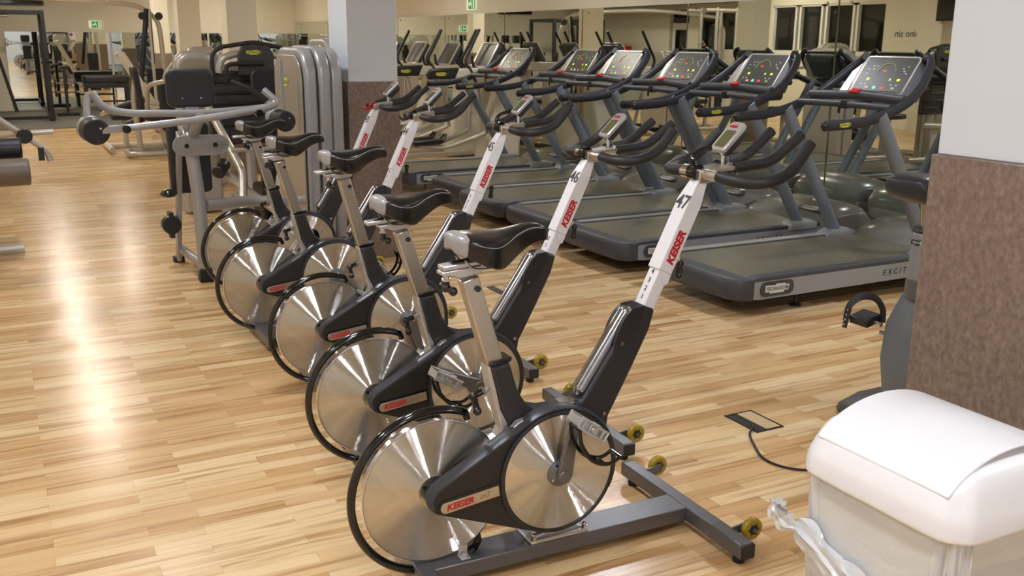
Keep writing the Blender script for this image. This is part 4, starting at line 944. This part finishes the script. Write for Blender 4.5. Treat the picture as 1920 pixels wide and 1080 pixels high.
# machines behind, seen in the mirror
stack_machine(2.68, 9.2, 'silver weight machine between the pillars behind the treadmills', 0, 1.42)
stack_machine(-.75, 12.6, 'silver weight machine with rounded hood under the windows', PI*.5, 1.48)
stack_machine(-.9, 10.0, 'silver weight machine near the window wall lettering', PI*.5, 1.40)
def cable_tower(x, y, lab):
    t = thing('cable_station', lab, 'cable machine', (x, y, 0), 0, 'multi stations'); org = Vector((0, 0, 0))
    for dx, dy in ((-.25, -.25), (.25, -.25), (.25, .25), (-.25, .25)):
        tube_part('column', [(dx, dy, .02), (dx, dy, 2.15)], .03, WARMSIL, t, org)
    for z in (2.1, .05): tube_part('ring_tube', [(-.6, -.25, z), (.6, -.25, z)], .03, WARMSIL, t, org); tube_part('ring_tube', [(-.6, .25, z), (.6, .25, z)], .03, WARMSIL, t, org)
    MB().box((0, 0, .55), (.24, .16, 1.0)).build('weight_stack', STEELD, t, bevel=.006)
    for dx in (-.6, .6):
        MB().lathe([(.055, 0), (.055, .03)], (dx, -.27, 2.08), (0, -1, 0), 20).build('pulley', CHROME, t)
        MB().cyl((dx, -.27, 2.05), (dx, -.27, 1.5), .004, seg=6).build('cable', BLACKP, t)
        tube_part('pull_handle', [(dx-.08, -.27, 1.42), (dx, -.27, 1.5), (dx+.08, -.27, 1.42), (dx-.08, -.27, 1.42)], .009, CHROME, t, org, .01)
cable_tower(-.8, 16.2, 'silver four post cable station by the window wall')
def crossover():
    org = Vector((.8, 17.0, 0))
    t = thing('cable_crossover', 'wide cable crossover with arched silver top beam at the far left', 'cable machine', org, 0)
    P = [(-1.6, 17, .05), (-1.6, 17, 1.75), (-1.45, 17, 1.98), (-.6, 17, 2.06), (.4, 17, 2.10), (1.4, 17, 2.06), (2.15, 17, 2.0), (2.42, 17, 1.80), (2.45, 17, 1.3), (2.45, 17, .05)]
    tube_part('arched_frame', P, .04, WARMSIL, t, org, .3)
    for x, s in ((2.30, 1), (-1.45, -1)):
        tube_part('mast', [(x-s*.24, 16.9, .75), (x-s*.05, 16.95, 1.95)], .04, STEELD, t, org)
        tube_part('guide_post', [(x-s*.02, 16.9, .05), (x-s*.02, 16.95, 1.95)], .028, WARMSIL, t, org)
        MB().box(V(x, 17.0, .55)-org, (.24, .16, .95)).build('weight_stack', STEELD, t, bevel=.006)
        for dx in (-.13, .12): MB().lathe([(.06, 0), (.06, .04)], V(x+dx, 16.93, 1.84)-org, (0, -1, 0), 20).build('pulley', BLACKP, t)
        MB().cyl(V(x, 16.9, 1.8)-org, V(x, 16.9, 1.1)-org, .006, seg=6).build('cable', BLACKP, t)
        tube_part('base_tube', [(x, 16.5, .05), (x, 17.5, .05)], .035, WARMSIL, t, org)
crossover()
def rack():
    org = Vector((.2, 20.6, 0)); up_ = .013
    t = thing('power_rack', 'black power rack standing before the far mirror at the left edge', 'squat rack', org+Vector((0, 0, .013)), 0)
    for x in (-.45, .86):
        for y in (20.0, 21.1):
            MB().box(V(x, y, .98)-org, (.07, .07, 1.94)).build('post', BLACKP, t, bevel=.004)
        MB().box(V(x, 20.55, 1.93)-org, (.07, 1.1, .07)).build('top_rail', BLACKP, t)
        MB().box(V(x, 20.55, .06)-org, (.09, 1.3, .07)).build('base_rail', BLACKP, t)
        MB().box(V(x, 19.97, 1.1)-org, (.06, .10, .10)).build('bar_hook', STEELD, t, bevel=.01)
    for y, z in ((20.0, 1.93), (21.1, 1.93), (20.0, .06)):
        MB().bar(V(-.45, y, z)-org, V(.86, y, z)-org, .06, .06).build('cross_member', BLACKP, t)
    MB().bar(V(-.20, 20.1, .2)-org, V(-.45, 20.05, 1.5)-org, .05, .05).build('diagonal_brace', STEELD, t)
    MB().bar(V(.28, 20.0, .18)-org, V(.0, 20.0, 1.55)-org, .06, .06).build('diagonal_brace', STEELD, t)
    tube_part('pull_up_bar', [(-.3, 20.0, 1.86), (.3, 20.0, 1.86)], .03, CHROME, t, org)
rack()
def bench(x, y, lab):
    t = thing('padded_bench', lab, 'bench', (x, y, .013), 0)
    MB().prism(stadium(.86, .5, r=.06), (0, 0, .62), (1, 0, 0), (0, 1, 0), 0, .14).build('pad', PAD, t, bevel=.03, seg=3)
    MB().box((0, 0, .57), (.82, .46, .10)).build('frame', BLACKP, t, bevel=.01)
    for sx_ in (-1, 1):
        for sy in (-1, 1): MB().box((sx_*.38, sy*.2, .28), (.05, .05, .56)).build('leg', BLACKP, t)
    MB().tube([(-.38, 0, .25), (.38, 0, .25)], .02).build('stretcher', BLACKP, t)
bench(1.95, 21.4, 'black padded bench standing before the far mirror')
def dumbbell_stand(x, y):
    t = thing('weight_tree', 'small weight tree with black discs left of the padded bench', 'weight rack', (x, y, .013), 0)
    MB().box((0, 0, .45), (.06, .06, .9)).box((0, 0, .03), (.4, .4, .06)).build('stand', BLACKP, t, bevel=.004)
    for z in (.45, .62):
        MB().cyl((-.28, 0, z), (.28, 0, z), .015).build('peg', CHROME, t)
        for x_ in (-.2, .16): MB().lathe([(.09, 0), (.09, .035)], (x_, 0, z), (1, 0, 0), 20).build('disc', BLACKP, t, bevel=.005)
dumbbell_stand(1.2, 21.3)
# machine cluster right under the crossover
stack_machine(2.2, 13.5, 'weight machine beneath the right side of the cable crossover', 0, 1.35)

# ------------------------------------------------------------------ signs, screens, wall items
def exit_sign(loc, n, w_, h, lab):
    t = thing('exit_sign', lab, 'exit sign', loc, 0, 'green exit signs')
    nn = V(n); v = Vector((0, 0, 1)); u = v.cross(nn)
    b = MB().prism([(-w_/2, -h/2), (w_/2, -h/2), (w_/2, h/2), (-w_/2, h/2)], (0, 0, 0), u, v, 0, .03).build('sign_case', EXW, t, bevel=.003)
    f = MB().prism([(-w_*.28, -h*.42), (w_*.46, -h*.42), (w_*.46, h*.42), (-w_*.28, h*.42)], (0, 0, 0), u, v, .03, .032).build('green_field', GREEN, b)
    # running figure and doorway
    o = nn*.033; p = lambda x, y: o+u*(x*w_)+v*(y*h)
    m = MB(); m.prism([(.26, -.36), (.38, -.36), (.38, .34), (.26, .34)], o, u*w_, v*h, 0, .002)
    m.build('doorway_symbol', EXW, f)
    m = MB(); m.tube([p(.05, .02), p(.02, .16)], h*.06, 6); m.sph(p(.03, .27), h*.07); m.tube([p(.05, .02), p(.12, -.12), p(.10, -.32)], h*.04, 6); m.tube([p(.05, .02), p(-.03, -.10), p(-.12, -.14)], h*.04, 6); m.tube([p(.02, .14), p(.10, .06), p(.15, .10)], h*.03, 6); m.tube([p(.02, .14), p(-.07, .08), p(-.09, -.02)], h*.03, 6)
    m.build('running_figure_symbol', EXW, f)
    a = MB().prism([(-.24, 0), (-.14, .18), (-.14, .06), (-.06, .06), (-.06, -.06), (-.14, -.06), (-.14, -.18)], o, u*w_, v*h, 0, .002).build('arrow_symbol', EXW, f)
exit_sign((1.955, YB-.001, 1.765), (0, -1, 0), .24, .15, 'green exit sign on the far wall above the mirror')
exit_sign((MX-.001, 13.16, 2.0), (-1, 0, 0), .30, .17, 'green exit sign above the side mirror, seen edge on')
def tv(loc, n, w_, h, lab):
    t = thing('television', lab, 'television', loc, 0); nn = V(n); v = Vector((0, 0, 1)); u = v.cross(nn)
    b = MB().prism([(-w_/2, -h/2), (w_/2, -h/2), (w_/2, h/2), (-w_/2, h/2)], (0, 0, 0), u, v, .03, .09).build('casing', BLACKP, t, bevel=.006)
    MB().prism([(-w_*.47, -h*.45), (w_*.47, -h*.45), (w_*.47, h*.45), (-w_*.47, h*.45)], (0, 0, 0), u, v, .09, .092).build('screen', GLASS, b)
    MB().prism([(-.1, -.1), (.1, -.1), (.1, .1), (-.1, .1)], (0, 0, 0), u, v, 0, .03).build('wall_bracket', STEELD, b)
tv((.55, YB-.001, 2.40), (0, -1, 0), .95, .54, 'black television hung high on the far wall, top left corner')
tv((WX+.241, 11.12, 2.1), (1, 0, 0), .9, .52, 'black television on the window side wall, seen in the mirror')
# lettering on the window wall, seen reversed in the mirror
lt = thing('wall_lettering', 'dark wall lettering reading camino sin on the window wall, reversed in the mirror', 'wall lettering', (WX, 12.5, 1.62))
text('camino sin', .17, (0.001, -.55, -.03), (0, 1, 0), (0, 0, 1), DARKI, lt, 'lettering', bold=.01)
# red hose cabinet
hc = thing('hose_cabinet', 'red fire hose cabinet on the window wall, seen in the mirror', 'hose cabinet', (WX, 21.2, 1.05))
c_ = MB().box((.09, 0, 0), (.18, .62, .62)).build('cabinet', REDT, hc, bevel=.01); MB().box((.183, .22, 0), (.01, .03, .08)).build('latch', CHROME, c_)
# items by the wall behind the camera, seen in the far mirror
fd = thing('flower_display', 'dark and red flower display on a white stand by the back wall', 'flower display', (2.95, YR+.35, 0))
MB().box((0, 0, .45), (.34, .3, .9)).build('stand', WHITEW, fd)
for i in range(9):
    MB().sph((rnd.uniform(-.3, .3), rnd.uniform(-.08, .08), 1.0+rnd.uniform(0, .25)), rnd.uniform(.06, .11)).build('flower_head', REDT if i % 2 else GREEN, fd)
# dark ventilation duct near the windows
dc_ = MB().box((-1.2, 19.3, 2.55), (1.1, 5.4, .5)).build('ventilation_duct', mat('duct_grey', (84, 84, 80), .6), None, bevel=.01)
tag(dc_, 'grey ventilation duct under the ceiling by the windows', 'duct')

# ------------------------------------------------------------------ upright bike behind the near pillar
def upright_bike():
    t = thing('upright_bike', 'grey upright exercise bike half hidden behind the near pillar', 'exercise bike', (3.1, 2.5, 0), 0)
    # rear foot
    f = MB().loft([[(-.17+dx, y, .01), (.10, y, .01), (.10, y, h), (-.06+dx, y, h), (-.15+dx, y, h*.6)] for y, h, dx in ((-.30, .05, .06), (-.25, .085, .02), (0, .10, 0), (.23, .085, .02), (.285, .05, .06))]).build('rear_foot', mat('foot_plastic', (74, 72, 70), .45, bump=.1), t, bevel=.015, seg=3)
    b = MB().loft([[(x0, -w_, z), (x1, -w_, z), (x1+.02, 0, z), (x1, w_, z), (x0, w_, z), (x0-.03, 0, z)] for z, x0, x1, w_ in ((.07, -.06, .75, .06), (.16, -.08, .80, .085), (.28, -.085, .84, .105), (.42, -.065, .84, .11), (.50, -.035, .80, .095), (.565, -.02, .60, .07))]).build('body_shroud', UPR, t, bevel=.012, seg=2, sharp=50)
    MB().loft([[(.0+r*1.1*math.cos(a)-.0, r*math.sin(a), z) for a in [k*PI/10 for k in range(20)]] for z, r in ((.54, .066), (.62, .064))]).build('post_collar', mat('collar_grey', (98, 98, 98), .4), t, bevel=.004)
    p = MB().loft([[(-.0+r*1.1*math.cos(a), r*math.sin(a), z) for a in [k*PI/12 for k in range(24)]] for z, r in ((.615, .062), (.80, .056))]).build('seat_column', TMGREY, t, bevel=.006)
    MB().lathe([(.058, 0), (.062, .008), (.058, .018)], (0, 0, .80), (0, 0, 1), 28).build('column_ring', BLACKP, p)
    u = (.34, -.94, 0); n_ = V(u).cross(V(0, 0, 1))
    o = n_*.0605 if n_.x < 0 else -n_*.0605
    logo_plaque(V(o)+Vector((0, 0, .765)), u, (0, 0, 1), .085, BLACKP, WLOGO, p)
    for k, ch in enumerate('FORMA'): text(ch, .022, V(o)*1.04+Vector((0, 0, .715-k*.024)), u, (0, 0, 1), DARKI, p, 'lettering')
    MB().cyl((0, 0, .80), (-.02, 0, .96), .034, seg=28).build('seat_post', CHROME, t)
    # wide saddle
    S = []
    for x, hw, zt, zb in ((-.17, .07, 1.005, .965), (-.155, .105, 1.03, .935), (-.10, .135, 1.035, .915), (-.03, .135, 1.028, .91), (.04, .095, 1.02, .915), (.10, .05, 1.015, .93), (.16, .032, 1.01, .945), (.19, .015, .995, .955)):
        S.append([(x, -hw, zb+.02), (x, -hw*1.02, (zt+zb)/2), (x, -hw*.85, zt-.006), (x, -hw*.3, zt-.004), (x, hw*.3, zt-.004), (x, hw*.85, zt-.006), (x, hw*1.02, (zt+zb)/2), (x, hw, zb+.02), (x, hw*.5, zb), (x, -hw*.5, zb)])
    MB().loft(S).build('saddle', mat('saddle_blue_black', (44, 45, 54), .35, bump=.1, nscale=250), t, sub=2, sharp=80)
    MB().box((-.02, 0, .95), (.10, .06, .05)).build('saddle_clamp', BLACKP, t)
    MB().box((.85, 0, .35), (.05, .05, .6)).build('front_mast', UPR, t); MB().box((.85, 0, .95), (.06, .06, .7)).build('handlebar_mast', UPR, t)
    MB().tube(fillet([(.6, -.25, 1.15), (.82, -.25, 1.15), (.85, 0, 1.2), (.82, .25, 1.15), (.6, .25, 1.15)], .08), .016).build('handlebar', FOAM, t)
    MB().box((.86, 0, 1.32), (.05, .32, .24), (0, .4, 0)).build('console', TMDARK, t, bevel=.02)
    MB().tube([(.95, -.28, .05), (.95, .28, .05)], .045).build('front_foot', BLACKP, t)
    # cranks and pedals
    for s, a in ((1, PI*.93), (-1, -PI*.07)):
        cx, cz = .10, .335; ex, ez = cx+.16*math.cos(a), cz+.16*math.sin(a)
        c = MB().bar((cx, s*.125, cz), (ex, s*.125, ez), .018, .035, up=(0, 1, 0)).build('crank_arm', CHROME, t, bevel=.004)
        P = Vector((ex-.03, s*.19, ez+.05)); 
        pd = MB().box(P, (.085, .095, .034), (0, -.25, 0)).build('pedal', BLACKP, c, bevel=.006)
        MB().cyl(P+Vector((.01, -s*.075, -.01)), P, .010).build('pedal_axle', CHROME, pd)
        st_ = MB(); arcp = catmull([P+Vector((-.055, s*.05, -.015)), P+Vector((-.035, s*.055, .045)), P+Vector((.0, s*.03, .085)), P+Vector((.02, -s*.02, .088)), P+Vector((.03, -s*.055, .05)), P+Vector((.03, -s*.06, -.005))], 6)
        st_.tube(arcp, .016, 10, ry=.0025, up=(1, 0, 0)); st_.build('pedal_strap', RUBBER, pd, sharp=70)
        st2 = MB().bar(P+Vector((-.06, s*.05, -.045)), P+Vector((-.03, s*.055, .05)), .004, .022, up=(0, 1, 0)); s2 = st2.build('strap_tail', RUBBER, pd)
        for k in range(4):
            q = (P+Vector((-.06, s*.05, -.045))).lerp(P+Vector((-.03, s*.055, .05)), .15+.2*k); MB().cyl(q+Vector((-.004, s*.0, 0)), q+Vector((-.0075, s*.002, 0)), .004, seg=8).build('strap_hole', WLOGO, s2)
upright_bike()

# ------------------------------------------------------------------ swing bin with liner
def swing_bin():
    ox, oy = 1.675, 1.255
    t = thing('swing_bin', 'white swing top bin with a crumpled translucent liner, bottom right', 'bin', (ox, oy, 0), 0)
    def rr(hx, hy, z, r, bow=0, n=6):
        P = []
        for (cx, cy, a0) in ((hx-r, hy-r, 0), (-hx+r, hy-r, PI/2), (-hx+r, -hy+r, PI), (hx-r, -hy+r, 1.5*PI)):
            for i in range(n+1):
                a = a0+PI/2*i/n; P.append([cx+r*math.cos(a), cy+r*math.sin(a), z])
        for p in P:
            p[0] += bow*math.copysign(max(0, 1-(p[1]/hy)**2), p[0]); p[1] += bow*math.copysign(max(0, 1-(p[0]/hx)**2), p[1]) if abs(p[0]) <= hx else 0
        return [tuple(p) for p in P]
    MB().loft([rr(.145, .150, .0, .04), rr(.150, .156, .02, .05), rr(.185, .190, .58, .05)]).build('bin_body', BINW, t)
    hx, hy = .205, .207
    # lid shell: barrel vault over a rounded rim
    L = MB(); rings = []
    for z, k, r in ((.592, 1.0, .055), (.60, 1.012, .057), (.638, 1.0, .055), (.652, .975, .052)):
        rings.append(rr(hx*k, hy*k, z, r, .012))
    base = rr(hx*.97, hy*.97, 0, .052, .012)
    for k in (.93, .86, .76, .64, .5, .34, .16, .03):
        ring = []
        for x, y, z in base:
            X, Y = x*k, y*k
            vault = .656+.095*max(0, 1-(X/(hx*1.0))**2)**.62
            # slope of the vault ends
            e = max(0, (abs(Y)/hy-.80)/.20); vault -= e*.030
            ring.append((X, Y, vault))
        rings.append(ring)
    L.loft(rings); lid = L.build('lid', BINW, t, sub=2, sharp=80)
    # swing flap: slightly proud curved panel
    F = MB(); n = 18; top = []
    fx, fy = hx*.93, hy*.80
    def zz(x): return .656+.095*max(0, 1-(x/hx)**2)**.62
    rows = []
    for j, yv in enumerate((-fy, -fy*.5, 0, fy*.5, fy)):
        r = []
        for i in range(n+1):
            x = -fx+2*fx*i/n; r.append((x, yv, zz(x)+.0015))
        for i in range(n, -1, -1):
            x = -fx+2*fx*i/n; r.append((x, yv, zz(x)-.004))
        rows.append(r)
    F.loft(rows); F.build('swing_flap', BINW, lid, bevel=.002)
    # liner: crumpled skirt folded over the rim
    S = MB(); R = []; N = 120; rs = random.Random(3)
    ph = [rs.uniform(0, 6.28) for _ in range(10)]
    perim = rr(1, 1, 0, .27, 0, n=29)
    def pt(i, h): 
        x, y, _ = perim[i % len(perim)]
        a = i/len(perim)*2*PI
        w_ = .5*math.sin(5*a+ph[0]+9*h)+.5*math.sin(11*a+ph[1]-14*h)+.4*math.sin(19*a+ph[2]+25*h)+.3*math.sin(31*a+ph[3]-8*h)+.3*math.sin(43*a+ph[4]+40*h)
        k = .197-.045*(.59-h)+.0042*w_*(1+4*(.59-h))
        return (x*k, y*k*1.02, h)
    hs_ = [.606, .598, .585, .56, .53, .50, .465, .43, .39, .35, .31, .28]
    for h in hs_: R.append([pt(i, h+(.02*math.sin(3*i/len(perim)*2*PI+1) if h < .3 else 0)) for i in range(len(perim))])
    S.loft(R, caps=False)
    LN = mat('bin_liner', (226, 228, 230), .22, coat=.2, trans=.15, bump=1.0, nscale=26)
    ln = S.build('bin_liner', LN, t, sharp=60)
    # knotted corner of the liner
    kn = MB()
    def pleat(K, rad, n=6):
        P = catmull(K, n); rings = []
        for i_, p in enumerate(P):
            T = (P[min(len(P)-1, i_+1)]-P[max(0, i_-1)]).normalized(); x = Vector((0, 0, 1)).cross(T).normalized(); y = T.cross(x); f = i_/(len(P)-1)
            r0 = rad(f); rings.append([p+x*(r0*.55*q*math.cos(a))+y*(r0*q*math.sin(a)) for a, q in [(2*PI*k/28, 1+.38*math.cos(7*2*PI*k/28+2.1*math.sin(5*f))+.12*math.sin(3*2*PI*k/28+9*f)) for k in range(28)]])
        kn.loft(rings)
    pleat([(-.196, -.16, .33), (-.198, -.08, .355), (-.203, .0, .39), (-.208, .08, .425), (-.212, .15, .455), (-.205, .19, .47)], lambda f: .016+.014*math.sin(PI*f)+.006*math.sin(17*f))
    pleat([(-.208, .17, .462), (-.228, .195, .470), (-.238, .215, .490), (-.236, .222, .515)], lambda f: .010+.016*f+.004*math.sin(20*f))
    kn.build('liner_knot', LN, ln, sharp=60)
swing_bin()

# ------------------------------------------------------------------ floor sockets and cable
def floor_socket(x0, x1, y0, y1, lab):
    t = thing('floor_socket', lab, 'floor socket', ((x0+x1)/2, (y0+y1)/2, 0), 0, 'floor sockets'); a, b = (x1-x0)/2, (y1-y0)/2
    for s in (-1, 1):
        MB().box((s*(a-.005), 0, .002), (.010, 2*b, .004)).build('frame_side', STEELD, t); MB().box((0, s*(b-.005), .002), (2*a-.02, .010, .004)).build('frame_end', STEELD, t)
    MB().box((-a*.55, 0, .0012), (a*.75, 2*b-.02, .0024)).build('socket_slot', BLACKP, t)
    MB().box((a*.38, 0, .0018), (a*1.04, 2*b-.02, .0036)).build('socket_lid', mat('lid_beech', (204, 178, 138), .3), t)
floor_socket(2.52, 2.66, 2.73, 2.93, 'floor socket with a beech lid and a black cable beside the bikes')
floor_socket(2.585, 2.70, 5.09, 5.31, 'floor socket farther back, seen between the frame tubes of the spin bikes')
cb_ = MB().tube(catmull([(2.545, 2.79, .006), (2.53, 2.768, .012), (2.475, 2.72, .006), (2.42, 2.63, .006), (2.375, 2.54, .006), (2.371, 2.47, .006), (2.40, 2.41, .006), (2.449, 2.371, .006), (2.55, 2.33, .006), (2.7, 2.36, .006), (2.85, 2.43, .006), (2.895, 2.46, .006)], 8), .0045, 8).build('power_cable', RUBBER)
tag(cb_, 'thin black power cable curling from the floor socket to the upright bike', 'cable')
